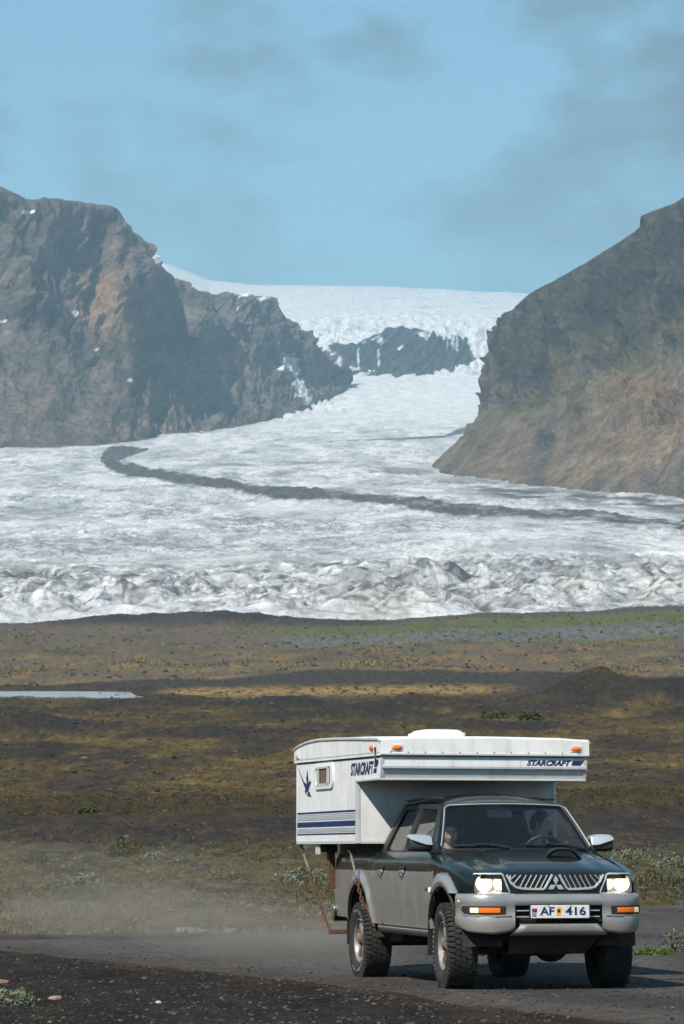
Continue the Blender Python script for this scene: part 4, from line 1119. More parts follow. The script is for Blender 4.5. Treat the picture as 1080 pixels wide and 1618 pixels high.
m_bowl = mat('lit_reflector_bowl', (.9, .88, .84), rough=.25, bump=.6, bscale=45, emit=(1.0, .80, .52), emit_s=.22)
m_bulb = mat('lit_bulb', (1, .9, .7), rough=.3, emit=(1.0, .80, .50), emit_s=5.0)
for s, sn in both:
    def hx(y): return .640 - .10 * max(0, (abs(y) - .42) / .30) ** 2.0
    out = [(.398, .846), (.712, .850), (.716, .90), (.706, .99), (.69, 1.010), (.478, 1.013), (.462, 1.004)]
    out = dens(out, 5)
    hl = bpy.data.objects.new('headlight', None); COL.objects.link(hl); hl.parent = truck
    cy, czz = .565, .930
    b = MB(); back = [(hx(y) - .075, s * (cy + (y - cy) * .62), czz + (z - czz) * .62) for y, z in out]; fr = [(hx(y) + .012, s * y, z) for y, z in out]
    b.loft([fr, [(hx(y) - .03, s * (cy + (y - cy) * .90), czz + (z - czz) * .90) for y, z in out], back], caps=False); b.add(back, [tuple(range(len(back)))]); b.build('reflector', m_refl, hl, angle=20)
    b = MB(); b.lathe([(.010, -.06), (.044, -.05), (.068, -.02), (.074, .0)], (.598, s * .612, .930), 'x', 24); b.build('reflector_bowl', m_bowl, hl, angle=20)
    b = MB(); b.lathe([(.010, -.05), (.034, -.04), (.052, -.02), (.057, .0)], (.612, s * .482, .930), 'x', 24); b.build('reflector_bowl', m_bowl, hl, angle=20)
    b = MB(); b.ell((.586, s * .612, .930), (.018, .020, .020)); b.build('bulb', m_bulb, hl)
    b = MB(); b.ell((.602, s * .482, .928), (.014, .015, .015)); b.build('bulb', m_bulb, hl)
    b = MB(); b.add([(hx(y) + .014, s * y, z) for y, z in out] + [(hx(cy) + .03, s * cy, czz)], [(i, (i + 1) % len(out), len(out)) for i in range(len(out))]); b.build('lens', m_lens, hl, angle=80)
    b = MB(); b.tube([(hx(y) + .013, s * y, z) for y, z in out], .0075, 6, close=True); b.build('bezel', m_bright, hl)
# bumper
def plan(u):
    """u = signed distance-like lateral parameter -1..1 -> (x, y, outward normal)"""
    a = abs(u); sg = 1 if u >= 0 else -1
    if a < .50: x, y = .765 - .018 * (a / .5) ** 2, a / .5 * .42
    else:
        t = (a - .5) / .5
        x = .747 - .34 * t ** 2.4; y = .42 + .385 * (1 - (1 - t) ** 1.75)
    return x, y * sg
def bump_pt(u, off, z):
    x, y = plan(u); x2, y2 = plan(u + 1e-3); t = Vector((x2 - x, y2 - y, 0)).normalized(); n = Vector((-t.y, t.x, 0)); n = n if n.x > 0 or (abs(n.x) < 1e-6) else -n
    if n.y * y < 0 and abs(y) > .3: n = -n
    return Vector((x, y, 0)) + n * off + Vector((0, 0, z))
for s, sn in both:
    b = MB(); rows = []
    for u in np.linspace(.458, 1.0, 46):
        low = interp(u, [.458, .52, .62, .85, 1.0], [.545, .520, .505, .520, .560])
        prof = [(-.10, .842), (-.022, .846), (-.005, .838), (.004, .820), (.007, .752), (.001, .738), (.001, .664), (.007, .648), (.006, .600), (-.002, low + .026), (-.012, low + .006), (-.035, low), (-.10, low)]
        rows.append([bump_pt(s * u, o, z) for o, z in prof])
    b.grid(rows); be = part(b, 'bumper_end', m_silver, angle=55)
    # turn lamp in its recess
    b = MB(); b.grid([[bump_pt(s * u, .0062, z) for z in (.668, .742)] for u in np.linspace(.535, .905, 14)]); b.build('lamp_recess', m_black, be)
    b = MB(); b.grid([[bump_pt(s * u, o, z) for o, z in ((.004, .686), (.013, .688), (.015, .708), (.013, .727), (.004, .729))] for u in np.linspace(.575, .735, 9)]); b.build('turn_lamp', m_amber, be)
    b = MB(); b.grid([[bump_pt(s * u, o, z) for o, z in ((.004, .686), (.013, .688), (.015, .708), (.013, .727), (.004, .729))] for u in np.linspace(.74, .815, 6)]); b.build('side_lamp', m_clear, be)
    b = MB(); b.tube([bump_pt(s * u, .010, z) for u, z in [(.50, .664), (.6, .660), (.75, .662), (.88, .668), (.915, .70), (.90, .745)]], .008, 6); b.build('recess_edge', m_silver, be)
    b = MB(); b.box((.425, s * .800 - .006, .775), (.50, s * .800 + .006, .790)); b.build('side_reflector', m_clear, be)
b = MB(); b.grid([[bump_pt(u, o, z) for o, z in ((-.10, .838), (-.03, .842), (-.006, .830), (.006, .800), (.006, .765), (-.004, .748), (-.05, .745))] for u in np.linspace(-.46, .46, 40)])
part(b, 'bumper_top_bar', m_silver, angle=55)
b = MB(); rows = []
for q in np.linspace(-1, 1, 33):
    wt, wb = .345, .425; e = float(sstep(1.0, .84, abs(q)))
    rows.append([(.69, q * wt, .592), (.745 + .012 * e, q * wt, .594), (.768 + .016 * e, q * wt * 1.005, .580), (.772 + .012 * e, q * (wt + wb) / 2, .545), (.752 + .01 * e, q * wb, .508), (.72, q * wb, .496), (.62, q * wb, .496)])
b.grid(rows); part(b, 'lower_valance', m_silver, angle=50)
b = MB(); b.box((.670, -.43, .55), (.690, .43, .80)); part(b, 'intake_back', m_void)
for z in (.703, .652):
    b = MB(); b.tube([(.735 - .01 * (abs(y) / .4) ** 2, y, z) for y in np.linspace(-.37, .37, 9)], .0055, 6); part(b, 'intake_bar', m_bright)
for k in range(15):
    b = MB(); b.box((.692, -.33 + .045 * k, .595), (.700, -.315 + .045 * k, .64)); part(b, 'intake_fin', m_under)
# number plate
PLX = .784
b = MB(); b.prism([(PLX - .012, y, z) for y, z in rrect(-.268, .268, .636, .758, .01)], (.010, 0, 0)); np_holder = part(b, 'plate_holder', m_black)
b = MB(); b.prism([(PLX - .004, y, z) for y, z in rrect(-.258, .258, .643, .751, .008)], (.004, 0, 0))
m_plate = mat('plate_white', (.74, .735, .71), rough=.5, dirt=(.2, .16, .12), dirt_amt=.35, dirt_scale=30)
plate = part(b, 'number_plate', m_plate)
m_nblue = mat('plate_blue', (.010, .022, .10), rough=.5)
m_red = mat('flag_red', (.5, .02, .03), rough=.5); m_org = mat('sticker_orange', (.85, .36, .01), rough=.5); m_ink = mat('black_ink', (.01, .01, .01), rough=.6)
def plate_text(body, y, z, size, width, m, bold=.0):
    return text_mesh('lettering', body, size, m, plate, frame_m((PLX + .001, y, z), (0, 1, 0), (0, 0, 1)), bold=bold, width=width)
plate_text('AF', -.178, .668, .094, .128, m_nblue, .0022); plate_text('416', .046, .668, .094, .182, m_nblue, .0022); plate_text('IS', -.244, .655, .040, .036, m_ink, .001)
b = MB(); b.box((PLX, -.247, .690), (PLX + .0015, -.203, .722)); b.build('flag', m_nblue, plate)
b = MB(); b.box((PLX, -.247, .7025), (PLX + .0022, -.203, .7095)); b.box((PLX, -.236, .690), (PLX + .0021, -.230, .722)); b.build('flag_cross', m_red, plate)
b = MB(); b.box((PLX, -.030, .664), (PLX + .0015, .008, .732)); st_ = b.build('sticker', m_org, plate)
b = MB(); b.box((PLX, -.024, .688), (PLX + .0022, .002, .715)); b.build('sticker_mark', m_ink, plate)
for y in (-.10, .095):
    b = MB(); b.ell((PLX + .001, y, .742), (.004, .006, .006), 8, 6); b.build('screw', m_black, plate)

# ---- mirrors
for s, sn in both:
    mr = bpy.data.objects.new('wing_mirror', None); COL.objects.link(mr); mr.parent = truck
    x0 = -.60; cy = s * .845
    secs = []
    for y, k in ((-.105, .82), (-.09, .95), (-.04, 1), (.04, 1), (.085, .96), (.10, .86)):
        y = cy + s * y; secs.append([(x0 + dx * k, y, 1.268 + dz * k * (1.0 if dz < 0 else (1.0 if s * (y - cy) < .02 else 1.0))) for dx, dz in ((-.075, -.068), (-.075, .068), (-.02, .074), (.035, .060), (.060, .015), (.060, -.045), (.035, -.070))])
    b = MB(); b.loft(secs); shell = b.build('mirror_shell', m_black, mr, bevel=.012)
    # chrome cap over the upper half, tapering outwards
    secs = []
    for y, k, lo in ((-.108, .90, -.018), (-.04, 1.05, -.012), (.04, 1.05, .014), (.085, 1.02, .030), (.104, .93, .044)):
        y = cy + s * y; secs.append([(x0 - .079 * k, y, 1.268 + lo), (x0 - .079 * k, y, 1.268 + .072 * k), (x0 - .02, y, 1.268 + .079 * k), (x0 + .038 * k, y, 1.268 + .065 * k), (x0 + .078 * k, y, 1.268 + lo)])
    b = MB(); b.loft(secs); b.build('chrome_cap', m_bright, mr, bevel=.008)
    b = MB(); b.prism([(x0 - .077, cy + s * u, v) for u, v in rrect(-.09, .085, 1.21, 1.325, .02)], (-.004, 0, 0)); b.build('mirror_glass', m_chrome, mr)
    b = MB(); b.tube([(x0 - .02, cy - s * .09, 1.215), (x0 + .01, s * .748, 1.205), (x0 + .03, s * .722, 1.20)], [.02, .022, .03], 8); b.prism([(-.50, s * .735, 1.19), (-.62, s * .735, 1.19), (-.60, s * .722, 1.30), (-.57, s * .715, 1.31)], (0, s * .012, 0)); b.build('mirror_arm', m_black, mr)

# ---- wheels
TR, TW, RIM = .372, .262, .205
def make_wheel():
    w = bpy.data.objects.new('wheel', None); COL.objects.link(w)
    b = MB(); h = TW / 2       # outer side is -y
    prof = [(RIM - .012, -h + .045), (RIM + .002, -h + .028), (RIM + .02, -h + .014), (RIM + .06, -h - .004), (RIM + .10, -h - .003), (TR - .038, -h + .010), (TR - .022, -h + .020), (TR - .013, -h + .045), (TR - .011, 0),
            (TR - .013, h - .045), (TR - .022, h - .02), (TR - .038, h - .010), (RIM + .10, h + .003), (RIM + .06, h + .004), (RIM + .02, h - .014), (RIM - .012, h - .045)]
    b.lathe(prof, (0, 0, 0), 'y', 72)
    n = 50
    for k in range(n):       # tread blocks: two staggered centre rows, two shoulder rows with lugs down the sidewall
        for row, (y0, y1, sh) in enumerate(((-h + .010, -h + .052, 0), (-h + .060, -.032, .5), (-.026, .026, .15), (.032, h - .060, .7), (h - .052, h - .010, .3))):
            a0 = 2 * math.pi * (k + sh) / n; wd = 2 * math.pi / n * (.62 if row in (0, 4) else .74); zz = .010 * (1 if k % 2 else -1)
            q = []
            for rr in (TR - .014, TR):
                for (aa, yy) in ((a0, y0), (a0 + wd, y0 + (zz if row in (1, 2, 3) else 0)), (a0 + wd * (1.0), y1 + (zz if row in (1, 2, 3) else 0)), (a0 - .012, y1)):
                    ro = rr - (.006 if (row == 0 and yy == y0) or (row == 4 and yy == y1) else 0)
                    q.append((ro * math.cos(aa), yy, ro * math.sin(aa)))
            b.add(q, [(4, 5, 6, 7), (0, 1, 5, 4), (1, 2, 6, 5), (2, 3, 7, 6), (3, 0, 4, 7)])
        a0 = 2 * math.pi * (k + .05) / n; wd = 2 * math.pi / n * .5; q = []
        for yy, ext in ((-h + .012, 0), (-h - .006, 0)):
            for (aa, rr) in ((a0, TR - .052), (a0 + wd, TR - .052), (a0 + wd, TR - .014), (a0, TR - .014)): q.append((rr * math.cos(aa), yy + (.012 if rr > TR - .03 else 0), rr * math.sin(aa)))
        b.add(q, [(4, 5, 6, 7), (0, 1, 5, 4), (1, 2, 6, 5), (2, 3, 7, 6), (3, 0, 4, 7)])
    tyre = b.build('tyre', m_rubber, w, merge=False, angle=30)
    b = MB()
    b.lathe([(RIM - .014, -h + .052), (RIM + .004, -h + .034), (RIM + .006, -h + .024), (RIM - .004, -h + .020), (RIM - .014, -h + .030), (RIM - .022, -h + .070), (RIM - .035, h - .05)], (0, 0, 0), 'y', 56)
    rim = b.build('rim', m_alloy, w)
    b = MB(); b.lathe([(.02, .02), (RIM - .03, .03)], (0, 0, 0), 'y', 32); b.build('brake_disc', m_under, w)
    for k in range(6):
        a = 2 * math.pi * k / 6 + .2; ca, sa = math.cos(a), math.sin(a); b = MB()
        secs = []
        for rr, hw, yf, yb in ((.045, .030, -h + .050, -h + .10), (.10, .029, -h + .040, -h + .085), (.155, .034, -h + .038, -h + .075), (RIM - .016, .046, -h + .046, -h + .080)):
            secs.append([(rr * ca - t * hw * sa, y, rr * sa + t * hw * ca) for t, y in ((-1, yb), (-.8, yf + .004), (-.2, yf), (.2, yf), (.8, yf + .004), (1, yb))])
        b.loft(secs); b.build('spoke', m_alloy, w)
    b = MB(); b.lathe([(.0, -h + .018), (.022, -h + .018), (.030, -h + .026), (.034, -h + .045), (.062, -h + .048), (.066, -h + .07), (.066, -h + .10)], (0, 0, 0), 'y', 24); b.build('hub', m_rust, w)
    # raised white sidewall lettering
    lets = []
    for txt, mid_deg in (('BFGoodrich', 205), ('ALL-TERRAIN', 60)):
        span = .0155 * len(txt) / (TR - .095) * 1.35
        for i, ch in enumerate(txt):
            if ch == '-': continue
            aa = R(mid_deg) + (i - (len(txt) - 1) / 2) / len(txt) * span * 2     # seen from outside, letters advance clockwise
            ux = Vector((-math.sin(aa), 0, math.cos(aa))); uy = Vector((-math.cos(aa), 0, -math.sin(aa)))
            p = Vector(((TR - .078) * math.cos(aa), -h - .0062, (TR - .078) * math.sin(aa)))
            lets.append((ch, p, ux, uy))
    parts = []
    for ch, p, ux, uy in lets:
        uz = ux.cross(uy)
        o = text_mesh('letter', ch, .030, m_white, tyre, frame_m(p, ux, uy), bold=.0012, extrude=.001)
        parts.append(o.data); bpy.data.objects.remove(o)
    bm = bmesh.new()
    for me in parts: bm.from_mesh(me); bpy.data.meshes.remove(me)
    me = bpy.data.meshes.new('sidewall_lettering'); bm.to_mesh(me); bm.free(); me.materials.append(m_white)
    o = bpy.data.objects.new('sidewall_lettering', me); COL.objects.link(o); o.parent = w; o['kind'] = 'stuff'
    return w
def copy_tree(o, parent=None):
    c_ = o.copy(); COL.objects.link(c_); c_.parent = parent
    for ch in list(o.children): copy_tree(ch, c_)
    return c_
wheel0 = make_wheel(); wheel0.parent = truck
spots = [(0, -.692, .389, 0, 4), (0, .692, .389, 180, 4), (-2.95, -.692, .348, 0, 0), (-2.95, .692, .348, 180, 0)]
for i, (x, y, z, rz, steer) in enumerate(spots):
    w = wheel0 if i == 0 else copy_tree(wheel0, truck)
    w.location = (x, y, z); w.rotation_euler = Euler((0, R((20, 75, 140, 100)[i]), R(rz - steer)))
# mud flaps
for s, sn in both:
    for x, z0, z1 in ((-.455, .30, .56), (-3.40, .30, .56)):
        b = MB(); b.box((x - .006, s * .69 - .12, z0), (x + .006, s * .69 + .12, z1)); part(b, 'mud_flap', m_black)
# ---- underside
b = MB(); b.tube([(0, -.62, .385), (0, -.2, .36), (0, .2, .36), (0, .62, .385)], [.045, .06, .06, .045], 10); part(b, 'front_axle', m_under)
b = MB(); b.ell((.02, .16, .375), (.15, .15, .13)); part(b, 'differential', m_under)
b = MB(); b.tube([(-2.95, -.62, .348), (-2.95, .62, .348)], .05, 10); b.ell((-2.95, .05, .348), (.16, .15, .14)); part(b, 'rear_axle', m_under)
b = MB(); b.prism([(.66, -.40, .50), (.66, .40, .50), (.42, .34, .335), (.42, -.34, .335)], (-.02, 0, -.006)); b.prism([(.42, -.34, .335), (.42, .34, .335), (-.4, .30, .34), (-.4, -.30, .34)], (0, 0, .02)); part(b, 'skid_plate', m_under)
for s in (-1, 1):
    b = MB(); b.box((-3.95, s * .42 - .04, .47), (.62, s * .42 + .04, .60)); part(b, 'chassis_rail', m_under)
    b = MB(); b.tube([(.02, s * .30, .40), (.05, s * .64, .36)], .03, 8); b.tube([(.22, s * .30, .42), (.05, s * .64, .32)], .026, 8); b.tube([(.0, s * .50, .36), (-.05, s * .46, .86)], .035, 8); part(b, 'suspension_arm', m_under)
    b = MB(); b.loft([[(-2.95 + dx, s * .54 + dy, .43 + .03 * math.cos(dx * 3) + dz) for dy, dz in ((-.03, -.02), (.03, -.02), (.03, .02), (-.03, .02))] for dx in (-.7, -.35, 0, .35, .7)]); part(b, 'leaf_spring', m_under)
b = MB(); b.box((-.40, -.50, .46), (.62, .50, .80)); part(b, 'engine_block', m_void)
b = MB(); b.box((-2.44, -.72, .47), (-.40, .72, .60)); part(b, 'cab_floor', m_under)
b = MB(); b.box((-1.9, -.28, .30), (-1.2, .16, .48)); b.tube([(-3.9, .38, .40), (-2.3, .34, .36), (-.3, .22, .40)], .035, 8); part(b, 'gearbox', m_under)
b = MB(); b.box((-2.52, -.62, .36), (-2.05, -.34, .50)); b.tube([(-2.3, -.35, .42), (-2.0, -.60, .50), (-1.7, -.62, .47)], .03, 6); part(b, 'fuel_tank', m_under)
b = MB(); b.box((-3.97, -.66, .60), (-2.50, .66, .72)); part(b, 'bed_floor', m_under)
b = MB(); b.box((-4.0, -.72, .60), (-3.96, .72, 1.16)); part(b, 'tailgate', [m_silver], bevel=.01)
b = MB(); b.loft([[(x, y, z) for x, z in ((-4.0 + dx, .505), (-4.10 + dx, .52), (-4.13 + dx, .60), (-4.10 + dx, .665), (-4.0 + dx, .665))] for y, dx in ((-.815, .09), (-.80, .03), (-.70, 0), (-.3, -.01), (.3, -.01), (.70, 0), (.80, .03), (.815, .09))]); part(b, 'rear_bumper', m_chrome, bevel=.01)
b = MB(); b.box((-4.006, -.782, .70), (-3.988, -.70, .98)); part(b, 'tail_lamp', mat('tail_red', (.12, .006, .006), rough=.3))
b = MB(); b.box((-3.98, -.86, .382), (-3.90, -.30, .428)); outr = part(b, 'tie_down_bar', m_rust, bevel=.006)
b = MB(); b.box((-3.96, -.36, .40), (-3.92, -.30, .60)); b.build('bracket', m_rust, outr)
# ---- cab interior
b = MB(); b.grid([[(-.40 - .10 * (abs(y) / .68) ** 2 - .33 * t, y, 1.190 - .02 * t - (.16 if t > .99 else 0) + .03 * math.exp(-((y - .36) / .16) ** 2) * t) for t in (0, .3, .6, .85, 1.0, 1.001)] for y in np.linspace(-.68, .68, 25)])
b.box((-.82, -.68, .60), (-.76, .68, 1.03)); part(b, 'dashboard', m_trim)
for y in (-.36, .36):
    seat = bpy.data.objects.new('seat', None); COL.objects.link(seat); seat.parent = truck
    b = MB(); b.loft([[(-1.55 + .50 * t, y + dy, .78 + dz + .03 * t) for dy, dz in ((-.24, -.10), (.24, -.10), (.25, .02), (.18, .05), (-.18, .05), (-.25, .02))] for t in (0, .5, 1)]); b.build('seat_cushion', m_trim, seat, bevel=.03)
    b = MB(); b.loft([[(-1.52 - .22 * t + dx, y + dy * (1 - .2 * t), .80 + .58 * t) for dx, dy in ((-.08, -.23), (-.08, .23), (.02, .25), (.05, .16), (.05, -.16), (.02, -.25))] for t in (0, .4, .8, 1)]); b.build('seat_back', m_trim, seat, bevel=.03)
    b = MB(); b.loft([[(-1.76 + dx, y + dy, 1.40 + .17 * t) for dx, dy in ((-.04, -.12), (-.04, .12), (.04, .12), (.04, -.12))] for t in (0, .5, 1)]); b.build('headrest', m_trim, seat, bevel=.03)
b = MB(); b.box((-2.40, -.62, .62), (-2.0, .62, .90)); b.box((-2.44, -.62, .9), (-2.28, .62, 1.34)); part(b, 'rear_bench', m_trim, bevel=.03)
b = MB(); SWC = Vector((-.86, .37, 1.175)); ax = Vector((-.86, 0, .50)).normalized(); e1 = Vector((0, 1, 0)); e2 = ax.cross(e1).normalized()
SW = lambda a, r=.185: SWC + (e1 * math.cos(a) + e2 * math.sin(a)) * r
b.tube([SW(2 * math.pi * k / 32) for k in range(32)], .015, 8, close=True)
for a in (0, math.pi, math.pi * 1.5): b.tube([SWC, SW(a)], [.03, .014], 6)
b.tube([SWC, SWC - ax * .30], .03, 8); part(b, 'steering_wheel', mat('wheel_leather', (.02, .02, .022), rough=.5))
b = MB(); b.prism([(-.93, y, z) for y, z in rrect(-.115, .115, 1.505, 1.575, .025)], (-.025, 0, .004)); rv = part(b, 'rear_view_mirror', mat('mirror_back', (.20, .21, .22), rough=.4))
b = MB(); b.tube([(-.92, 0, 1.56), (-.84, 0, 1.60)], .01, 6); b.box((-.935, .06, 1.48), (-.945, .13, 1.51)); b.build('mirror_stalk', m_black, rv)
b = MB(); b.tube([(-.62, -.10, 1.20), (-.63, -.10, 1.23)], .01, 6); part(b, 'dash_knob', m_trim)
# wire from the roof to the camper lip

# =================================================================== TRUCK CAMPER
camper = bpy.data.objects.new('truck_camper', None); COL.objects.link(camper)
CB = Vector((-3.4, .02, 1.27))
camper.matrix_world = TRUCK_M @ Matrix.Translation(CB)
tag(camper, 'white low-roof truck camper with navy stripes standing on the pickup bed', 'camper')
m_cw = mat('camper_white', (.80, .795, .775), rough=.42, var=.02, vscale=2, dirt=(.34, .29, .23), dirt_amt=.30, dirt_scale=2.6)
def speck(m):
    """fine mud flecks thrown up by the wheels"""
    n, l = m.node_tree.nodes, m.node_tree.links; b = n['Principled BSDF']
    src = b.inputs['Base Color'].links[0].from_socket
    co = n.new('ShaderNodeTexCoord'); v = n.new('ShaderNodeTexVoronoi'); v.inputs['Scale'].default_value = 26; v.inputs['Randomness'].default_value = 1
    l.new(co.outputs['Object'], v.inputs['Vector'])
    nz = n.new('ShaderNodeTexNoise'); nz.inputs['Scale'].default_value = 4; l.new(co.outputs['Object'], nz.inputs['Vector'])
    lim = n.new('ShaderNodeMapRange'); lim.inputs['From Min'].default_value = .4; lim.inputs['From Max'].default_value = .75; lim.inputs['To Min'].default_value = .02; lim.inputs['To Max'].default_value = .17
    l.new(nz.outputs['Fac'], lim.inputs['Value'])
    lt = n.new('ShaderNodeMath'); lt.operation = 'LESS_THAN'; l.new(v.outputs['Distance'], lt.inputs[0]); l.new(lim.outputs['Result'], lt.inputs[1])
    mu = n.new('ShaderNodeMath'); mu.operation = 'MULTIPLY'; mu.inputs[1].default_value = .6; l.new(lt.outputs[0], mu.inputs[0])
    mx = n.new('ShaderNodeMixRGB'); mx.inputs['Color2'].default_value = (.16, .12, .09, 1); l.new(mu.outputs[0], mx.inputs['Fac']); l.new(src, mx.inputs['Color1']); mp = n.new('ShaderNodeMapping'); mp.inputs['Scale'].default_value = (7, 7, .7); st = n.new('ShaderNodeTexNoise'); st.inputs['Scale'].default_value = 1.6; st.inputs['Detail'].default_value = 7
    l.new(co.outputs['Object'], mp.inputs['Vector']); l.new(mp.outputs['Vector'], st.inputs['Vector'])       # rain-washed grime
    sr = n.new('ShaderNodeMapRange'); sr.inputs['From Min'].default_value = .50; sr.inputs['From Max'].default_value = .78; sr.inputs['To Max'].default_value = .42; l.new(st.outputs['Fac'], sr.inputs['Value'])
    m3 = n.new('ShaderNodeMixRGB'); m3.inputs['Color2'].default_value = (.40, .35, .28, 1); l.new(sr.outputs['Result'], m3.inputs['Fac']); l.new(mx.outputs[0], m3.inputs['Color1']); l.new(m3.outputs[0], b.inputs['Base Color'])
    return m
speck(m_cw)
m_alu = mat('white_aluminium_trim', (.74, .74, .73), rough=.3, metal=.3, dirt=(.30, .24, .18), dirt_amt=.45, dirt_scale=5)
m_seam = mat('seam_sealant', (.10, .085, .07), rough=.8)
m_sgrey = mat('stripe_grey', (.36, .38, .39), rough=.5)
m_decal = mat('decal_navy', (.012, .028, .105), rough=.45)
m_tub = mat('camper_tub_ply', (.16, .125, .095), rough=.8, var=.3, dirt=(.12, .085, .06), dirt_amt=.6)
def cpart(b, name, mats, parent=None, **kw):
    b.v = [(x - CB.x, y - CB.y, z - CB.z) for x, y, z in b.v]
    return b.build(name, mats, parent or camper, **kw)
CY0, CY1 = -.965, 1.010
def belt_z(x): return interp(x, [-4.95, -1.5], [2.100, 2.068])
# shell: extruded side profile, cab-over nose with an undercut chin
prof = [(-4.93, 1.275), (-2.40, 1.277), (-2.40, 1.862), (-1.508, 1.858), (-1.470, 1.952), (-1.462, 1.975), (-1.462, 2.065), (-4.93, 2.098)]
b = MB(); b.prism([(x, CY0, z) for x, z in prof], (0, CY1 - CY0, 0)); cpart(b, 'shell', m_cw, bevel=.008, smooth=False)
# lifting roof: long lid with a crowned side line
xs = [-4.985, -4.93, -4.73, -4.5, -4.3, -3.89, -3.2, -2.45, -1.9, -1.50, -1.44]
zr = [2.245, 2.266, 2.290, 2.305, 2.314, 2.318, 2.301, 2.275, 2.252, 2.236, 2.215]
secs = []
for x, z in zip(xs, zr):
    lo = belt_z(x) + .004; y0, y1 = CY0 - .018, CY1 + .018
    secs.append([(x, y0, lo), (x, y0, z - .022), (x, y0 + .022, z - .004), (x, y0 + .30, z + .012), (x, (y0 + y1) / 2, z + .020), (x, y1 - .30, z + .012), (x, y1 - .022, z - .004), (x, y1, z - .022), (x, y1, lo)])
b = MB(); b.loft(secs); cpart(b, 'roof_lid', m_cw, angle=30)
for y in (CY0 - .021, CY1 + .021):
    b = MB(); b.tube([(x, y, z - .014) for x, z in zip(xs, zr)], .013, 6); cpart(b, 'roof_edge_trim', m_alu)
b = MB(); b.box((-1.452, CY0 - .016, 2.078), (-1.430, CY1 + .016, 2.094)); cpart(b, 'front_drip_rail', m_alu)
b = MB(); b.box((-1.458, CY0, 2.0665), (-1.449, CY1, 2.0725)); cpart(b, 'front_seam', m_seam)
b = MB(); b.box((-1.466, CY0 + .01, 1.950), (-1.454, CY1 - .01, 1.957)); cpart(b, 'chin_seam', m_seam)
b = MB(); b.prism([(-1.456, CY0 - .004, 2.064), (-1.4645, CY0 - .004, 1.955), (-1.503, CY0 - .004, 1.856), (-1.520, CY0 - .004, 1.856), (-1.484, CY0 - .004, 1.955), (-1.478, CY0 - .004, 2.064)], (0, .03, 0)); cpart(b, 'nose_trim', m_alu)
b = MB(); b.prism([(-1.456, CY1 + .004, 2.064), (-1.4645, CY1 + .004, 1.955), (-1.503, CY1 + .004, 1.856), (-1.520, CY1 + .004, 1.856), (-1.484, CY1 + .004, 1.955), (-1.478, CY1 + .004, 2.064)], (0, -.03, 0)); cpart(b, 'nose_trim', m_alu)
b = MB(); b.box((-1.516, CY0, 1.850), (-1.498, CY1, 1.864)); cpart(b, 'chin_rail', m_alu)
for y0, y1 in ((CY0 - .005, CY0 + .03), (CY1 - .03, CY1 + .005)):
    b = MB(); b.box((-2.43, y0, 1.275), (-2.393, y1, 1.857)); cpart(b, 'corner_trim', m_alu)
    b = MB(); b.box((-4.938, y0, 1.275), (-4.912, y1, 2.09)); cpart(b, 'rear_corner_trim', m_alu)
b = MB(); b.box((-4.93, CY0 - .005, 1.272), (-2.44, CY0 + .02, 1.300)); cpart(b, 'bottom_trim', m_alu)
b = MB(); b.box((-2.398, CY0 + .035, 1.272), (-2.390, CY1 - .035, 1.298)); cpart(b, 'bottom_trim', m_alu)
b = MB(); b.box((-2.43, CY0 - .006, 1.852), (-1.525, CY0 + .02, 1.868)); cpart(b, 'cabover_edge_trim', m_alu)
b = MB(); b.add([(x, CY0 - .0025, belt_z(x) - .012 + dz) for dz in (0, .012) for x in np.linspace(-4.93, -1.48, 9)], [(i, i + 1, 10 + i, 9 + i) for i in range(8)]); cpart(b, 'side_seam', m_seam)
b = MB(); b.add([(x, CY0 - .0205, belt_z(x) + .030 + dz) for dz in (0, .008) for x in np.linspace(-4.95, -1.48, 9)], [(i, i + 1, 10 + i, 9 + i) for i in range(8)]); cpart(b, 'lid_crease', m_alu)
for x in (-3.75, -2.60):
    b = MB(); b.box((x, CY0 - .0215, belt_z(x) + .05), (x + .012, CY0 - .0165, 2.26)); cpart(b, 'lid_seam', m_alu)
for k in range(12):
    b = MB(); b.ell((-1.435, CY0 + .08 + .165 * k, 2.103), (.004, .007, .007), 6, 4); cpart(b, 'rivet', m_seam)
for y in (-.30, .36):
    b = MB(); b.box((-1.4615, y, 1.978), (-1.4585, y + .006, 2.062)); cpart(b, 'panel_seam', m_alu)
# tub that sits down in the load bed
b = MB(); b.box((-4.55, -.60, .76), (-2.52, .62, 1.274)); cpart(b, 'tub', m_tub)
# livery: stripe band
for z0, z1, m in ((1.574, 1.592, m_decal), (1.556, 1.567, m_sgrey), (1.540, 1.548, m_sgrey), (1.524, 1.533, m_sgrey), (1.506, 1.518, m_sgrey), (1.440, 1.492, m_decal), (1.386, 1.428, m_sgrey), (1.362, 1.376, m_decal)):
    b = MB(); b.box((-4.90, CY0 - .003, z0), (-2.437, CY0 + .001, z1)); cpart(b, 'stripe', m, smooth=False)
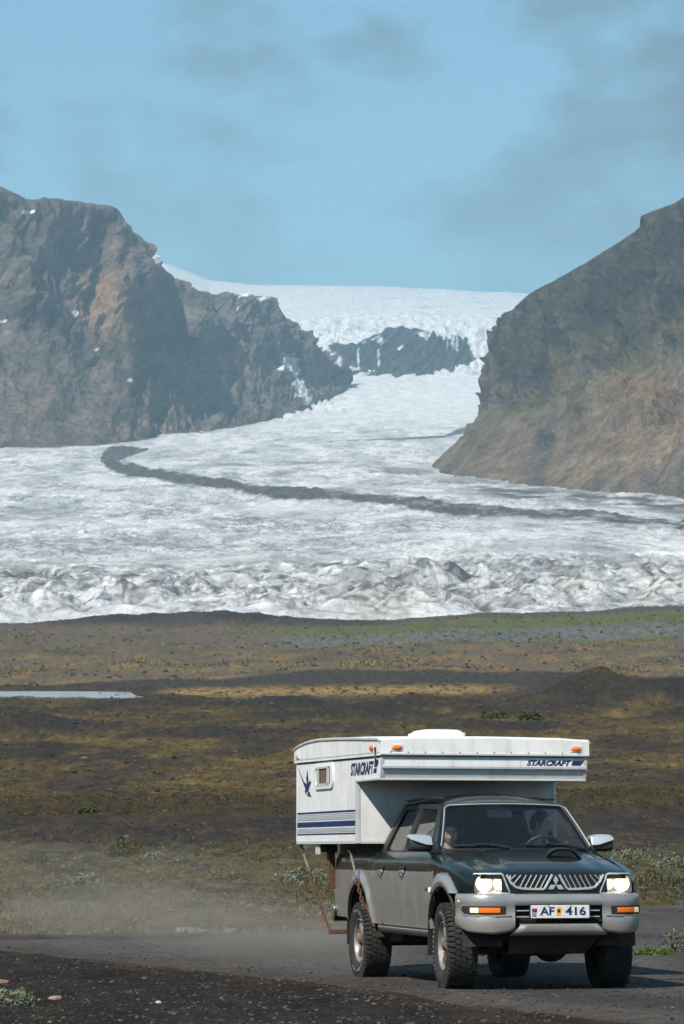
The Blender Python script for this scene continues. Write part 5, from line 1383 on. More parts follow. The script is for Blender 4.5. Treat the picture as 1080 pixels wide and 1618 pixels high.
# winged star
cs = [[(-4.905, 2.075), (-4.60, 1.905), (-4.47, 1.875), (-4.40, 1.87), (-4.36, 1.84), (-4.42, 1.79), (-4.50, 1.80), (-4.55, 1.835)],
      [(-4.452, 2.022), (-4.41, 1.94), (-4.40, 1.87), (-4.47, 1.875), (-4.50, 1.94)], [(-4.268, 1.742), (-4.36, 1.80), (-4.42, 1.79), (-4.45, 1.76), (-4.40, 1.755)],
      [(-4.275, 1.895), (-4.36, 1.91), (-4.40, 1.875), (-4.36, 1.845)], [(-4.565, 1.83), (-4.50, 1.80), (-4.47, 1.765), (-4.54, 1.79)]]
sd_ = None
for k, poly in enumerate(cs):
    b = MB(); b.prism([(x, CY0 - .0005 - .0004 * k, z) for x, z in poly], (0, -.002, 0))
    if sd_ is None: sd_ = cpart(b, 'star_decal', m_decal, smooth=False)
    else: cpart(b, 'star_point', m_decal, parent=sd_, smooth=False)
# lettering
def ctext(body, size, width, o, ux, uy, shear, bold):
    o = (o[0] - CB.x, o[1] - CB.y, o[2] - CB.z)
    t = text_mesh('lettering', body, size, m_decal, camper, frame_m(o, ux, uy), shear=shear, bold=bold, width=width)
    t['kind'] = 'stuff'; return t
ctext('STARCRAFT', .155, .88, (-2.62, CY0 - .002, 1.918), (1, 0, 0), (0, 0, 1), .22, .0065)
ctext('STARCRAFT', .066, .435, (-1.4605, .425, 1.990), (0, 1, 0), (0, 0, 1), .35, .0032)
for (z0, z1, k) in ((1.972, 2.030, 0), (1.918, 1.960, 1)):
    b = MB(); b.prism([(-1.73 + .03 - .03 * k, CY0 - .002, z1), (-1.60 - .03 * k, CY0 - .002, z1), (-1.62 - .03 * k, CY0 - .002, z0), (-1.72 - .03 * k, CY0 - .002, z0)], (0, -.002, 0)); cpart(b, 'flag_mark', m_decal, smooth=False)
b = MB(); b.prism([(-1.4605, y, z) for y, z in ((.872, 2.035), (.985, 2.035), (.945, 1.992), (.86, 1.992))], (.002, 0, 0)); cpart(b, 'flag_mark', m_decal, smooth=False)
# side window
win = None
wf = rrect(-4.10, -3.30, 1.812, 2.066, .09, 5); wi = rrect(-4.02, -3.38, 1.848, 2.030, .05, 5)
b = MB(); n = len(wf)
lo_, li_ = [(x, CY0 - .018, z) for x, z in wf], [(x, CY0 - .022, z) for x, z in wi]
b.add([(x, CY0 + .002, z) for x, z in wf] + lo_ + li_ + [(x, CY0 - .004, z) for x, z in wi], [(k * n + i, k * n + (i + 1) % n, (k + 1) * n + (i + 1) % n, (k + 1) * n + i) for k in range(3) for i in range(n)])
win = cpart(b, 'window', m_cw)
b = MB(); b.add([(x, CY0 - .006, z) for x, z in wi], [tuple(range(n))]); cpart(b, 'pane', mat('dark_camper_glass', (.05, .05, .045), rough=.08), parent=win, smooth=False)
for x0, x1 in ((-3.95, -3.905), (-3.52, -3.475)):
    b = MB(); b.box((x0, CY0 - .024, 1.845), (x1, CY0 - .008, 2.035)); cpart(b, 'sash', m_alu, parent=win)
b = MB(); b.box((-3.95, CY0 - .024, 1.846), (-3.475, CY0 - .009, 1.866)); b.box((-3.95, CY0 - .0235, 2.014), (-3.475, CY0 - .009, 2.034)); cpart(b, 'sash_rail', m_alu, parent=win)
for k in range(4):
    b = MB(); b.tube([(-3.87 + .09 * k, CY0 - .0075, 1.87), (-3.875 + .09 * k, CY0 - .0075, 2.01)], .012, 6); cpart(b, 'curtain_fold', mat('brown_curtain', (.13, .10, .07), rough=.9), parent=win)
# marker lamps, filler, latch, roof vent, brackets
def marker(c, r, name='marker_lamp'):
    b = MB(); b.ell(c, r, 14, 8); return cpart(b, name, m_amber)
for y in (-.827, .90):
    marker((-1.437, y, 2.142), (.020, .052, .024))
    b = MB(); b.box((-1.442, y - .055, 2.114), (-1.434, y + .055, 2.170)); cpart(b, 'lamp_base', m_alu)
marker((-1.74, CY0 - .026, 2.150), (.055, .018, .026))
b = MB(); b.box((-4.86, CY0 - .034, 2.150), (-4.74, CY0 - .017, 2.200)); b.ell((-4.79, CY0 - .036, 2.176), (.022, .008, .016), 10, 6); cpart(b, 'rear_outlet', mat('cream_plastic', (.62, .56, .44), rough=.5))
b = MB(); b.box((-1.62, CY0 - .030, 2.10), (-1.585, CY0 - .018, 2.15)); b.tube([(-1.60, CY0 - .026, 2.11), (-1.57, CY0 - .030, 2.05), (-1.60, CY0 - .020, 2.02)], .008, 6); b.box((-1.625, CY0 - .016, 2.005), (-1.57, CY0 - .002, 2.035)); cpart(b, 'roof_latch', m_black)
b = MB()
for z, k in ((2.318, 1.0), (2.345, 1.0), (2.352, .92), (2.378, .62), (2.392, .25)): pass
b.loft([[(-3.1 + u * k, .02 + v * k, z) for u, v in rrect(-.24, .24, -.24, .24, .05, 3)] for z, k in ((2.300, .97), (2.338, 1.0), (2.348, .98), (2.350, .88), (2.364, .85), (2.376, .74), (2.382, .5), (2.385, .08))]); cpart(b, 'roof_vent', m_cw, angle=50)
b = MB(); b.box((-4.18, CY0 + .02, 1.17), (-4.02, CY0 + .034, 1.272)); cpart(b, 'jack_bracket', m_alu)
b = MB(); b.box((-4.10, -.845, .83), (-4.03, -.775, 1.272)); cpart(b, 'jack_post', m_rust, bevel=.006)
b = MB(); b.box((-4.18, -.90, 1.19), (-4.0, -.76, 1.272)); cpart(b, 'jack_mount', m_black)
for x, y in ((-2.935, CY0 + .06), (-4.85, CY0 + .03)):
    b = MB(); b.tube([(x - .03, y, 1.274), (x - .03, y, 1.245), (x, y, 1.232), (x + .03, y, 1.245), (x + .03, y, 1.274)], .008, 6); cpart(b, 'chain_hook', m_black)

# =================================================================== TIE-DOWN CHAINS
def chain(label, p0, p1, sag, turnbuckle=None):
    base = bpy.data.objects.new('tie_down_chain', None); COL.objects.link(base)
    base.matrix_world = TRUCK_M @ Matrix.Translation(p1)
    tag(base, label, 'chain', 'tie-down chains under the camper')
    me = None; p0, p1 = Vector(p0), Vector(p1); L = (p1 - p0).length; pitch = .046; n = int(L / pitch)
    for k in range(n):
        def pos(t): return p0.lerp(p1, t) + Vector((-.3, 0, -1)).normalized() * sag * 4 * t * (1 - t)
        a, c_ = pos(k / n), pos((k + 1) / n)
        if turnbuckle and turnbuckle[0] < (k + .5) / n < turnbuckle[1]: continue
        if me is None:
            b = MB(); r = .0065; h, w = .030, .016
            loop = [(w * math.sin(q), 0, h * math.cos(q)) for q in np.linspace(0, 2 * math.pi, 10, endpoint=False)]
            b.tube(loop, r, 5, close=True); o = b.build('link', m_rust, base); me = o.data
        else:
            o = bpy.data.objects.new('link', me); COL.objects.link(o); o.parent = base
        d = (c_ - a).normalized()
        o.matrix_local = Matrix.Translation((a + c_) / 2 - p1) @ d.to_track_quat('Z', 'Y').to_matrix().to_4x4() @ Matrix.Rotation(R(90 * (k % 2) + 12), 4, 'Z')
    if turnbuckle:
        q0, q1 = p0.lerp(p1, turnbuckle[0] - .02) - p1, p0.lerp(p1, turnbuckle[1] + .02) - p1
        b = MB(); b.tube([q0, q0.lerp(q1, .15), q0.lerp(q1, .2), q0.lerp(q1, .8), q0.lerp(q1, .85), q1], [.006, .006, .014, .014, .006, .006], 8)
        b.build('turnbuckle', mat('worn_zinc', (.22, .20, .17), rough=.6, metal=.5, dirt=(.12, .08, .05), dirt_amt=.6), base)
    return base
chain('short rusty chain hanging across the bed side above the rear wheel', (-2.935, CY0 + .06, 1.235), (-2.53, -.858, .66), .01, (.08, .46))
chain('long rusty chain from the camper rear corner down to the brown bar', (-4.85, CY0 + .03, 1.235), (-3.93, -.858, .43), .035, (.06, .26))
b = MB(); b.prism([(-2.545, -.852, .70), (-2.50, -.852, .69), (-2.40, -.80, .50), (-2.47, -.80, .50)], (0, .014, 0)); part(b, 'tie_down_plate', m_rust)

# =================================================================== PEOPLE IN THE CAB
m_skin = mat('skin', (.55, .35, .26), rough=.55, var=.08, vscale=14)
def person(label, head, yaw, tilt, shirt_c, hair_c, long_hair, hands):
    """head = centre of the head in truck space; yaw turns the face to the truck's left"""
    hx, hy, hz = head; b = MB()
    M = Matrix.Translation(head) @ Matrix.Rotation(yaw, 4, 'Z') @ Matrix.Rotation(tilt, 4, 'Y')
    def hp(az, el, k=1.0):
        x, y, z = math.cos(az) * math.cos(el), math.sin(az) * math.cos(el), math.sin(el)
        jaw = 1 - .26 * float(sstep(0.05, -.9, z))
        rx, ry, rz = .098, .076 * jaw, .118
        p = Vector((x * rx, y * ry, z * rz))
        f = max(0, x)
        d = .030 * math.exp(-((az / .16) ** 2 + ((el + .17) / .17) ** 2)) + .014 * math.exp(-((az / .11) ** 2 + ((el - .02) / .22) ** 2))      # nose
        d -= .012 * sum(math.exp(-(((az - q) / .20) ** 2 + ((el - .12) / .13) ** 2)) for q in (-.40, .40))                                       # eye sockets
        d += .006 * math.exp(-((az / .7) ** 2 + ((el - .36) / .12) ** 2))                                                                       # brow
        d += .009 * math.exp(-((az / .30) ** 2 + ((el + .58) / .07) ** 2)) - .005 * math.exp(-((az / .30) ** 2 + ((el + .49) / .03) ** 2))       # mouth
        d += .016 * math.exp(-((az / .40) ** 2 + ((el + .98) / .20) ** 2))                                                                      # chin
        return M @ (p * k + Vector((d * f, 0, 0)) if az is not None else p)
    nu, nv = 56, 40
    def a_(i): return -math.pi + 2 * math.pi * i / nu
    b.grid([[hp(a_(i), -math.pi / 2 + math.pi * j / nv) for j in range(nv + 1)] for i in range(nu)], closed=True)
    for s in (-1, 1): b.ell(M @ Vector((-.008, s * .076, -.005)), (.020, .011, .032), 10, 8)
    nb = Vector((hx - .05, hy, hz - .20)); ch = Vector((hx - .09, hy, hz - .38)); pel = Vector((hx - .06, hy, hz - .78))
    b.tube([M @ Vector((-.025, 0, -.06)), Vector((hx - .035, hy, hz - .13)), nb], [.056, .055, .066], 14)
    b.loft([[c_ + Vector((math.cos(q) * rx, math.sin(q) * ry, 0)) for q in np.linspace(0, 2 * math.pi, 16, endpoint=False)] for c_, rx, ry in
            ((nb + Vector((0, 0, .02)), .06, .075), (nb + Vector((0, 0, -.03)), .085, .16), (nb + Vector((-.01, 0, -.09)), .105, .20), (ch, .115, .185), (pel + Vector((0, 0, .25)), .10, .15), (pel, .13, .19))])
    sh = []
    for s in (-1, 1):
        S0 = nb + Vector((-.01, s * .185, -.075)); hand = Vector(hands[0 if s < 0 else 1])
        mid = (S0 + hand) / 2; L = (hand - S0).length; bend = math.sqrt(max(.0, .29 ** 2 - (L / 2) ** 2)) if L < .58 else .02
        E0 = mid + Vector((-.15, s * .5, -.85)).normalized() * bend
        arm = [S0, S0.lerp(E0, .5), E0, E0.lerp(hand, .5), hand]; rad = [.062, .052, .043, .040, .029]
        b.tube(arm, rad, 12); b.ell(S0, (.066, .066, .066), 12, 8); b.ell(E0, (.045, .045, .045), 12, 8); sh.append((arm, rad))
        d = (hand - E0).normalized(); side = Vector((0, 1, 0)) if abs(d.y) < .8 else Vector((1, 0, 0)); side = (side - d * side.dot(d)).normalized(); dn = d.cross(side)
        if dn.z > 0: dn = -dn
        palm = hand + d * .045
        b.loft([[hand + d * t + side * (wd * math.cos(q)) + dn * (.016 * math.sin(q)) for q in np.linspace(0, 2 * math.pi, 12, endpoint=False)] for t, wd in ((-.01, .026), (.02, .034), (.06, .042), (.088, .040))])
        for k, (o, ln) in enumerate(((-.031, .062), (-.011, .072), (.010, .068), (.030, .054))):
            r0 = hand + d * .080 + side * o; b.tube([r0, r0 + d * ln * .40 + dn * .010, r0 + d * ln * .60 + dn * .034, r0 + d * ln * .42 + dn * .055], [.0095, .009, .0085, .0075], 8)
        th = hand + d * .025 - side * s * .032; b.tube([th, th - side * s * .022 + d * .020 + dn * .006, th - side * s * .022 + d * .045 + dn * .02], [.012, .0105, .0085], 8)
    legs = []
    for s in (-1, 1):
        hip = pel + Vector((.02, s * .09, .0)); kn = hip + Vector((.42, s * .03, .05)); an = kn + Vector((.16, 0, -.30))
        b.tube([hip, hip.lerp(kn, .5), kn, kn.lerp(an, .4), an], [.085, .078, .060, .055, .040], 12); b.ell(an + Vector((.05, 0, -.03)), (.10, .04, .03), 12, 8); legs.append((hip, kn, an))
    me_o = b.build('person', m_skin, None, merge=False)
    me_o.matrix_world = TRUCK_M
    rm = me_o.modifiers.new('one_surface', 'REMESH'); rm.mode = 'VOXEL'; rm.voxel_size = .0062; rm.use_smooth_shade = True
    smm = me_o.modifiers.new('soften', 'SMOOTH'); smm.iterations = 2; smm.factor = .4
    tag(me_o, label, 'person', 'people in the cab')
    # clothes
    m_shirt = mat('shirt_' + label[:9].replace(' ', '_'), shirt_c, rough=.9, var=.15, vscale=20, bump=.3, bscale=60)
    b = MB()
    b.loft([[c_ + Vector((math.cos(q) * rx, math.sin(q) * ry, 0)) for q in np.linspace(0, 2 * math.pi, 20, endpoint=False)] for c_, rx, ry in
            ((nb + Vector((0, 0, .012)), .074, .092), (nb + Vector((0, 0, -.026)), .100, .172), (nb + Vector((-.01, 0, -.09)), .121, .214), (ch, .131, .198), (pel + Vector((0, 0, .25)), .118, .168), (pel + Vector((0, 0, .05)), .145, .200))])
    for (arm, rad) in sh:
        b.ell(arm[0], (.080, .080, .080), 12, 8); b.tube(arm[:3] + [arm[2].lerp(arm[4], .25)], [.076, .066, .058, .054], 12)
    cl = b.build('shirt', m_shirt, me_o, merge=False); q = cl.modifiers.new('one_surface', 'REMESH'); q.mode = 'VOXEL'; q.voxel_size = .009; q.use_smooth_shade = True
    b = MB()
    for hip, kn, an in legs: b.tube([hip, hip.lerp(kn, .5), kn, kn.lerp(an, .5), an], [.098, .09, .072, .066, .056], 12)
    b.ell(pel, (.15, .205, .10), 14, 8); tr = b.build('trousers', mat('denim', (.03, .04, .07), rough=.9), me_o, merge=False); q = tr.modifiers.new('one_surface', 'REMESH'); q.mode = 'VOXEL'; q.voxel_size = .012
    # hair
    b = MB(); m_hair = mat('hair_' + label[:9].replace(' ', '_'), hair_c, rough=.5, var=.3, vscale=60, bump=.5, bscale=120)
    rows = []
    for i in range(nu + 1):
        az = a_(i); fa = abs(az)
        low = interp(fa, [0, .55, .95, 1.25, 1.6, math.pi], [.72, .66, .42, (-.05 if not long_hair else -.75), (-.45 if not long_hair else -1.15), (-.62 if not long_hair else -1.25)])
        r = []
        for j in range(16):
            el = low + (math.pi / 2 - low) * j / 15
            k = 1.045 + (.055 if not long_hair else .17) * float(sstep(0, .5, el - low)) * float(sstep(.35, 1.2, fa + max(0, el) * .8)) + .02 * perlin(az * 5, el * 5, 3)
            if j == 0: k = .97
            r.append(hp(az, el, float(k)))
        rows.append(r)
    b.grid(rows)
    if long_hair:
        for s in (-1, 1):
            for q in range(7):
                p0_ = M @ Vector((-.01 - .016 * q, s * (.080 + .006 * (q % 3)), .03)); p1_ = M @ Vector((-.02 - .016 * q, s * (.100 + .012 * (q % 2)), -.06)); p2_ = M @ Vector((-.02 - .014 * q, s * .088, -.135 - .02 * (q % 3)))
                b.tube([p0_, p1_, p2_], [.022, .026, .010], 8)
    hr = b.build('hair', m_hair, me_o, merge=False, angle=180)
    # eyes, brows, lips
    for s in (-1, 1):
        b = MB(); b.ell(M @ Vector((.076, s * .031, .012)), (.011, .014, .0085), 12, 8); ey = b.build('eye', mat('eye_white', (.55, .52, .48), rough=.3), me_o)
        b = MB(); b.ell(M @ Vector((.0850, s * .031, .011)), (.004, .0065, .0065), 10, 6); b.build('iris', mat('dark_iris', (.02, .012, .01), rough=.2), ey)
        b = MB(); b.tube([M @ Vector((.090, s * .013, .030)), M @ Vector((.089, s * .030, .037)), M @ Vector((.074, s * .050, .030))], [.003, .0042, .002], 6); b.build('eyebrow', m_hair, me_o)
    b = MB(); b.tube([M @ Vector((.083, -.022, -.058)), M @ Vector((.094, 0, -.057)), M @ Vector((.083, .022, -.058))], [.002, .006, .002], 8); b.build('lips', mat('lips', (.34, .13, .11), rough=.45), me_o)
    return me_o
swl, swr = SW(R(20)), SW(R(165))
person('dark-haired woman looking down in the passenger seat', (-1.30, -.362, 1.366), R(-14), R(16), (.16, .30, .34), (.012, .009, .008), True, ((-1.00, -.44, 1.04), (-1.00, -.26, 1.04)))
person('short-haired man at the steering wheel with his face turned sideways', (-1.30, .505, 1.446), R(52), R(4), (.035, .045, .06), (.007, .006, .006), False,
       (tuple(swr + Vector((-.10, 0, .0))), tuple(swl + Vector((-.10, .0, .0)))))

# =================================================================== VEGETATION, STONES, DUST
rng = np.random.RandomState(5)
def leaf_mat(name, rough=.75):
    m, n, l, b = new_mat(name); a = n.new('ShaderNodeAttribute'); a.attribute_name = 'col'
    l.new(a.outputs['Color'], b.inputs['Base Color']); setp(b, Roughness=rough); b.inputs['Specular IOR Level'].default_value = .25
    return m
m_leaf = leaf_mat('leaf'); m_twig = mat('twig', (.06, .042, .028), rough=.9, var=.3, vscale=30)
def tufts(name, X, Y, h, w, cols, blades=8, lean=.8):
    n = len(X); Z = ground_z(X, Y) - .01; rd = road_sd(X, Y)
    base = np.stack([X, Y, Z], -1)
    a = rng.rand(n, blades) * 2 * math.pi; ln = h[:, None] * (.5 + .7 * rng.rand(n, blades)); le = lean * rng.rand(n, blades)
    off = (rng.rand(n, blades) ** .5)[..., None] * np.stack([np.cos(a), np.sin(a), 0 * a], -1) * w[:, None, None]
    p = base[:, None, :] + off
    t = np.stack([np.cos(a) * np.sin(le), np.sin(a) * np.sin(le), np.cos(le)], -1) * ln[..., None]
    sd = np.stack([-np.sin(a + .6), np.cos(a + .6), 0 * a], -1) * (w[:, None] * .11 * (.6 + .8 * rng.rand(n, blades)))[..., None]
    v = np.stack([p - sd, p + sd, p + t * .6 + sd * .8, p + t], 2)
    f = np.arange(n * blades * 4).reshape(-1, 4)
    c_ = cols[:, None, :] * (.7 + .6 * rng.rand(n, blades, 1)); c_ = np.repeat(c_[:, :, None, :], 4, 2)
    return mesh_np(name, v, f, mat=m_leaf, col=c_, smooth=False)
def scatter(n, px0, px1, y0, y1, fn):
    """random spots on the plain, even in sight rather than in plan, kept where fn says"""
    px = px0 + (px1 - px0) * rng.rand(n); Y = np.exp(np.log(y0) + (np.log(y1) - np.log(y0)) * rng.rand(n)); X = (px - 540) / FPX * Y
    k = rng.rand(n) < fn(X, Y); return X[k], Y[k]
def pick(n, cs, pr): return np.array(cs)[rng.choice(len(cs), n, p=pr)]
C_PALE, C_MOSS, C_GRN, C_GOLD, C_DRY = (.16, .155, .095), (.105, .088, .030), (.060, .080, .018), (.24, .155, .050), (.13, .088, .045)
f1 = lambda X, Y: sstep(-.1, -.8, road_sd(X, Y)) * sstep(-.35, .10, fbm(X * .30, Y * .11, 4, 40) + .4 * fbm(X * 1.1, Y * .4, 3, 44) + .12) * sstep(112, 88, Y)
X, Y = scatter(16000, -160, 1240, 45, 112, f1)
o = tufts('heath_cover', X, Y, .04 + .09 * rng.rand(len(X)) ** 2, .07 + .12 * rng.rand(len(X)), pick(len(X), [C_PALE, C_MOSS, C_GRN, C_DRY], [.30, .34, .12, .24]) * .8, 11, 1.1); tag(o, kind='stuff')
f2 = lambda X, Y: sstep(-.25, .2, fbm(X * .12, Y * .035, 5, 52) + .45 * fbm(X * .5, Y * .2, 3, 44) + .05) * (1 - .7 * sstep(112, 124, Y) * sstep(124, 112, Y))
X, Y = scatter(20000, -160, 1240, 122, 410, f2)
o = tufts('moss_cover', X, Y, .05 + .0005 * Y * rng.rand(len(X)), .10 + .0016 * Y * rng.rand(len(X)) ** 2, pick(len(X), [C_MOSS, C_GOLD, C_GRN, C_DRY], [.50, .12, .14, .24]) * .72, 6, 1.2); tag(o, kind='stuff')
X, Y = scatter(2600, -160, 1240, 121, 133, lambda X, Y: sstep(-.3, .1, fbm(X * .5, Y * .2, 3, 44)) * .9)
o = tufts('bank_moss', X, Y, .05 + .08 * rng.rand(len(X)), .12 + .16 * rng.rand(len(X)), pick(len(X), [C_MOSS, C_GRN, C_DRY, C_GOLD], [.45, .2, .25, .1]) * .55, 8, 1.2); tag(o, kind='stuff')
X, Y = scatter(5000, -160, 1240, 520, 860, lambda X, Y: sstep(-.05, .3, fbm(X * .05, Y * .02, 4, 77)))
o = tufts('grass_tussocks', X, Y, .4 + .6 * rng.rand(len(X)), .5 + .9 * rng.rand(len(X)), pick(len(X), [C_GOLD, C_GRN, C_DRY], [.4, .35, .25]), 5, 1.1); tag(o, kind='stuff')
X, Y = scatter(5200, 900, 1240, 26, 46, lambda X, Y: sstep(.05, -.5, road_sd(X, Y)) * .9)
o = tufts('roadside_grass', X, Y, .04 + .09 * rng.rand(len(X)), .04 + .05 * rng.rand(len(X)), pick(len(X), [C_PALE, C_MOSS, C_GRN], [.30, .25, .45]), 8, 1.0); tag(o, kind='stuff')

def shrub(label, px, Y, w, h, col, n=900, leaf=.03, group='shrubs on the heath'):
    X0 = (px - 540) / FPX * Y; Z0 = float(ground_z(np.array([X0]), np.array([Y]))[0]) - .02
    root = bpy.data.objects.new('shrub', None); COL.objects.link(root); root.location = (X0, Y, Z0)
    tag(root, label, 'shrub', group)
    a = rng.rand(n) * 2 * math.pi; rr = rng.rand(n) ** .45; up = rng.rand(n)
    lump = 1 + .35 * perlin(np.cos(a) * 2 + px, np.sin(a) * 2 + Y, 6)
    q = np.stack([np.cos(a) * rr * w / 2 * lump, np.sin(a) * rr * w / 2 * lump, h * up ** .8 * np.sqrt(np.clip(1 - (rr * .96) ** 2.2, .05, 1)) * lump], -1)
    clump = perlin(q[:, 0] / (w * .13) + 3, q[:, 2] / (w * .13) + q[:, 1] / (w * .2), 9); q = q[clump > -.28]; m = len(q)
    d1 = rng.randn(m, 3); d1 /= np.linalg.norm(d1, axis=1, keepdims=True); d2 = np.cross(d1, rng.randn(m, 3)); d2 /= np.linalg.norm(d2, axis=1, keepdims=True)
    s = leaf * (.6 + .8 * rng.rand(m, 1))
    v = np.stack([q - d1 * s, q + d2 * s * .42, q + d1 * s, q - d2 * s * .42], 1)
    c_ = np.array(col) * (.65 + .7 * rng.rand(m, 1)); c_ = np.repeat(c_[:, None, :], 4, 1)
    mesh_np('foliage', v, np.arange(m * 4).reshape(-1, 4), mat=m_leaf, col=c_, parent=root, smooth=False)
    b = MB()
    for k in range(9):
        aa = rng.rand() * 6.28; r_ = w * .42 * rng.rand(); hh = h * (.5 + .45 * rng.rand()) * (1 - r_ / w)
        b.tube([(0, 0, -.03), (math.cos(aa) * r_ * .5, math.sin(aa) * r_ * .5, hh * .55), (math.cos(aa) * r_, math.sin(aa) * r_, hh)], [w * .012, w * .009, w * .004], 5)
    b.build('stems', m_twig, root)
SG, SP, SD = (.060, .066, .020), (.15, .155, .105), (.045, .045, .018)
shrub('grey-green willow shrub at the right edge beside the road', 1066, 35.5, .42, .30, (.13, .145, .10), 2200, .018, 'shrubs by the road')
shrub('low leafy plant on the verge in the bottom left corner', 22, 20.7, .34, .13, (.15, .17, .10), 1500, .016, 'shrubs by the road')
shrub('bright green cushion on the grassy island beside the front tyre', 1030, 34.2, .55, .14, (.085, .115, .020), 1800, .018, 'shrubs by the road')
shrub('round dark green shrub alone on the gravel left of the camper', 202, 93, 1.25, .52, SG, 1500, .05)
shrub('small olive shrub left of the round dark green one', 58, 86, .95, .30, SG, 800, .05)
shrub('pale lichen-grey cushion on the heath at the left', 130, 76, 1.3, .34, SP, 1300, .04)
shrub('broad olive cushion low on the heath in the dust', 105, 68, 1.9, .42, (.075, .078, .035), 1800, .045)
shrub('pale grey cushion right of the round dark green shrub', 244, 90, .8, .26, SP, 700, .045)
shrub('small pale cushion at the right of the pale grey one', 284, 88, .5, .2, SP, 500, .04)
shrub('olive cushion on the heath left of the long chain', 362, 79, 1.1, .26, (.085, .085, .032), 900, .045)
shrub('grey-green mound beside the camper long chain', 478, 77, 1.5, .42, SP, 1400, .045)
shrub('yellow-green cushion at the far road edge left of the truck', 300, 60, 1.0, .22, (.09, .09, .035), 1100, .035)
shrub('low green shrub on the mossy bank at the left', 140, 122, .9, .3, SG, 700, .07)
shrub('low green shrub beside the dark mound foot', 780, 262, 3.0, 1.0, SG, 900, .16)
shrub('small green shrub in front of the dark mound', 838, 255, 2.4, .8, SG, 800, .16)
shrub('olive cushion right of the far front headlight', 1030, 78, 1.6, .40, (.085, .085, .035), 1400, .045)
shrub('pale cushion right of the far wing mirror', 985, 92, 1.5, .35, SP, 1000, .05)
shrub('grey cushion at the right edge above the road', 1062, 88, 1.3, .40, SP, 1000, .05)

# ---- stones
def stones(name, X, Y, s, col, flat=.62, parent=None):
    n = len(X); Z = ground_z(X, Y); rs = road_sd(X, Y); Z = Z + np.clip(np.where(rs > 0, rs * .12, 0), 0, .03)
    t_ = (1 + 5 ** .5) / 2; bv = np.array([(-1, t_, 0), (1, t_, 0), (-1, -t_, 0), (1, -t_, 0), (0, -1, t_), (0, 1, t_), (0, -1, -t_), (0, 1, -t_), (t_, 0, -1), (t_, 0, 1), (-t_, 0, -1), (-t_, 0, 1)]) / 1.9
    bf = np.array([(0, 11, 5), (0, 5, 1), (0, 1, 7), (0, 7, 10), (0, 10, 11), (1, 5, 9), (5, 11, 4), (11, 10, 2), (10, 7, 6), (7, 1, 8), (3, 9, 4), (3, 4, 2), (3, 2, 6), (3, 6, 8), (3, 8, 9), (4, 9, 5), (2, 4, 11), (6, 2, 10), (8, 6, 7), (9, 8, 1)])
    jit = 1 + .55 * (rng.rand(n, 12, 1) - .5); sc_ = s[:, None, None] * (np.array([1, 1, flat]) * (.7 + .6 * rng.rand(n, 1, 3)))
    v = bv[None] * jit * sc_; a = rng.rand(n) * 6.28; ca, sa = np.cos(a)[:, None], np.sin(a)[:, None]
    x_, y_ = v[..., 0] * ca - v[..., 1] * sa, v[..., 0] * sa + v[..., 1] * ca
    v = np.stack([x_ + X[:, None], y_ + Y[:, None], v[..., 2] + Z[:, None] + s[:, None] * .12], -1)
    f = (bf[None] + (np.arange(n) * 12)[:, None, None]).reshape(-1, 3)
    c_ = np.repeat((np.asarray(col) * (.55 + .9 * rng.rand(n, 1)))[:, None, :], 12, 1)
    return mesh_np(name, v, None, f, mat=m_stone, col=c_, smooth=False, parent=parent)
m_stone = attr_mat('basalt_pebble', 30, amt=.25, bump=.3, bdist=.01, rough=.85, spec=.25)
SC_ = [(.040, .034, .030), (.058, .045, .036), (.020, .018, .017), (.11, .085, .066)]
fv = lambda X, Y: np.maximum(sstep(.3, -.9, road_sd(X, Y)), .10 * sstep(1.5, .2, road_sd(X, Y))) * (X < 3.0)
X, Y = scatter(9500, -120, 900, 16.5, 44, fv)
o = stones('verge_gravel', X, Y, .005 + .017 * rng.rand(len(X)) ** 3, pick(len(X), SC_, [.40, .22, .30, .08])); tag(o, kind='stuff')
X, Y = scatter(8500, -120, 1240, 16.5, 62, lambda X, Y: sstep(-.1, .4, road_sd(X, Y)))
o = stones('road_pebbles', X, Y, .006 + .014 * rng.rand(len(X)) ** 3, pick(len(X), SC_, [.42, .30, .18, .10])); tag(o, kind='stuff')
X, Y = scatter(5000, -160, 1240, 62, 130, lambda X, Y: .35 + .65 * sstep(85, 100, Y))
o = stones('bank_gravel', X, Y, .02 + .06 * rng.rand(len(X)) ** 3, pick(len(X), SC_, [.45, .3, .17, .08])); tag(o, kind='stuff')
X, Y = scatter(4500, -160, 1240, 130, 520, lambda X, Y: .8 + 0 * X)
o = stones('moraine_gravel', X, Y, .05 + .0009 * Y * rng.rand(len(X)) ** 3, pick(len(X), SC_, [.5, .28, .17, .05])); tag(o, kind='stuff')
X, Y = scatter(1800, -160, 1240, 520, 900, lambda X, Y: .8 + 0 * X)
o = stones('far_boulders', X, Y, .12 + .5 * rng.rand(len(X)) ** 3, pick(len(X), SC_, [.4, .3, .2, .1])); tag(o, kind='stuff')
def rock(label, px, Y, s, col, flat=.6):
    X0 = np.array([(px - 540) / FPX * Y]); Y0 = np.array([Y]); o = stones('stone', X0, Y0, np.array([s]), [col], flat)
    tag(o, label, 'stone', 'loose stones by the road')
rock('pinkish flat stone on the dark verge, bottom left', 90, 21.3, .050, (.26, .18, .14), .5)
rock('small pale stone on the verge near the bottom edge', 252, 20.4, .028, (.36, .30, .24))
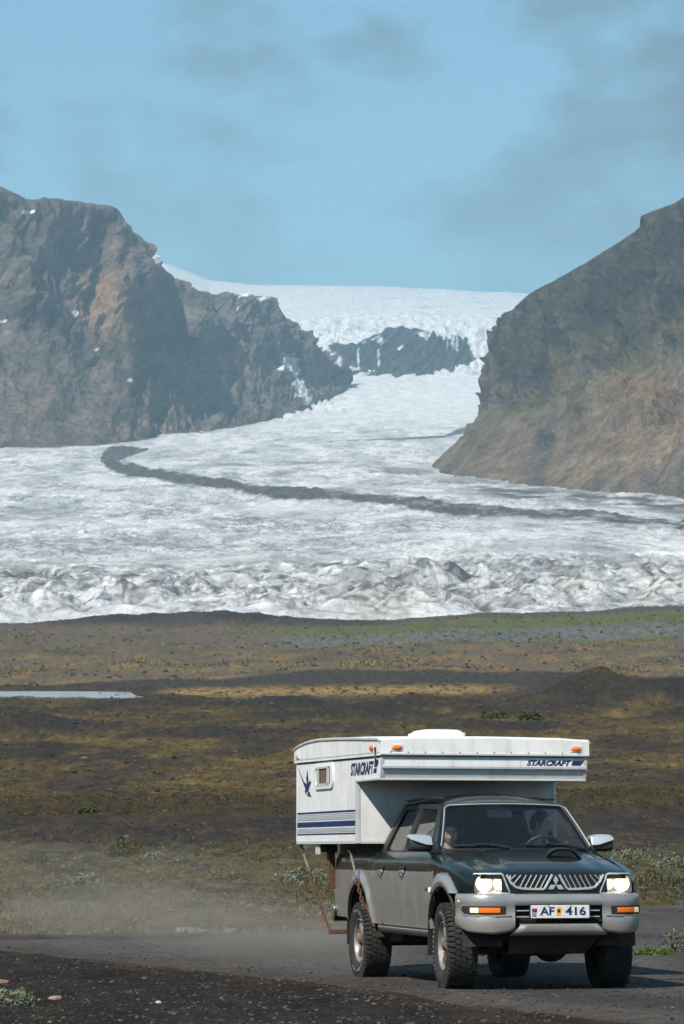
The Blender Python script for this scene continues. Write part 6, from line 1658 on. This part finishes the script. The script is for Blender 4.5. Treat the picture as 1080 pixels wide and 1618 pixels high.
rock('brown stone at the left edge of the verge', 6, 24.6, .055, (.16, .10, .075))
rock('flat brown rock slab at the far road edge', 302, 46.0, .26, (.13, .11, .095), .32)
rock('grey rock beside the flat slab at the far road edge', 366, 47.2, .17, (.10, .09, .085), .45)
rock('dark stone halfway along the verge', 330, 23.0, .036, (.10, .085, .075))

# ---- dust hanging behind the truck
def dust(label, px, py, Y, rx, ry, rz, dens_, seed):
    m, n, l, b = new_mat('road_dust_%d' % seed); n.remove(b)
    v = n.new('ShaderNodeVolumePrincipled'); v.inputs['Color'].default_value = (.86, .78, .66, 1); v.inputs['Density'].default_value = dens_; v.inputs['Anisotropy'].default_value = .2
    l.new(v.outputs['Volume'], n['Material Output'].inputs['Volume'])
    c0 = at(px, py, Y); nu, nv = 40, 24
    A, E_ = np.meshgrid(np.linspace(0, 2 * math.pi, nu, endpoint=False), np.linspace(-math.pi / 2, math.pi / 2, nv), indexing='ij')
    d = np.stack([np.cos(A) * np.cos(E_), np.sin(A) * np.cos(E_), np.sin(E_)], -1)
    k = 1 + .30 * np.cos(E_) * fbm(d[..., 0] * 1.6 + seed, d[..., 2] * 1.6 + d[..., 1], 3, seed)
    p = d * k[..., None] * np.array([rx, ry, rz]) + c0
    i = np.arange(nu * nv).reshape(nu, nv); j = np.roll(i, -1, 0)
    q = np.stack([i[:, :-1], j[:, :-1], j[:, 1:], i[:, 1:]], -1).reshape(-1, 4)
    o = mesh_np('dust_cloud', p, q, mat=m); tag(o, kind='stuff'); o['label'] = label
dust('pale dust hanging over the heath at the left', 40, 1420, 52, 5.2, 5, 1.0, .034, 3)
dust('low dust drifting along the road behind the truck', 300, 1470, 41, 3.4, 4, .50, .048, 8)
dust('dust swirling beside the rear wheel', 500, 1500, 31.5, 1.3, 1.8, .30, .12, 13)
dust('puff of dust over the road left of the rear wheel', 400, 1478, 36, 1.5, 2.2, .36, .10, 17)
dust('drifting dust puff at the left road edge', 190, 1448, 44, 2.0, 2.6, .50, .07, 23)
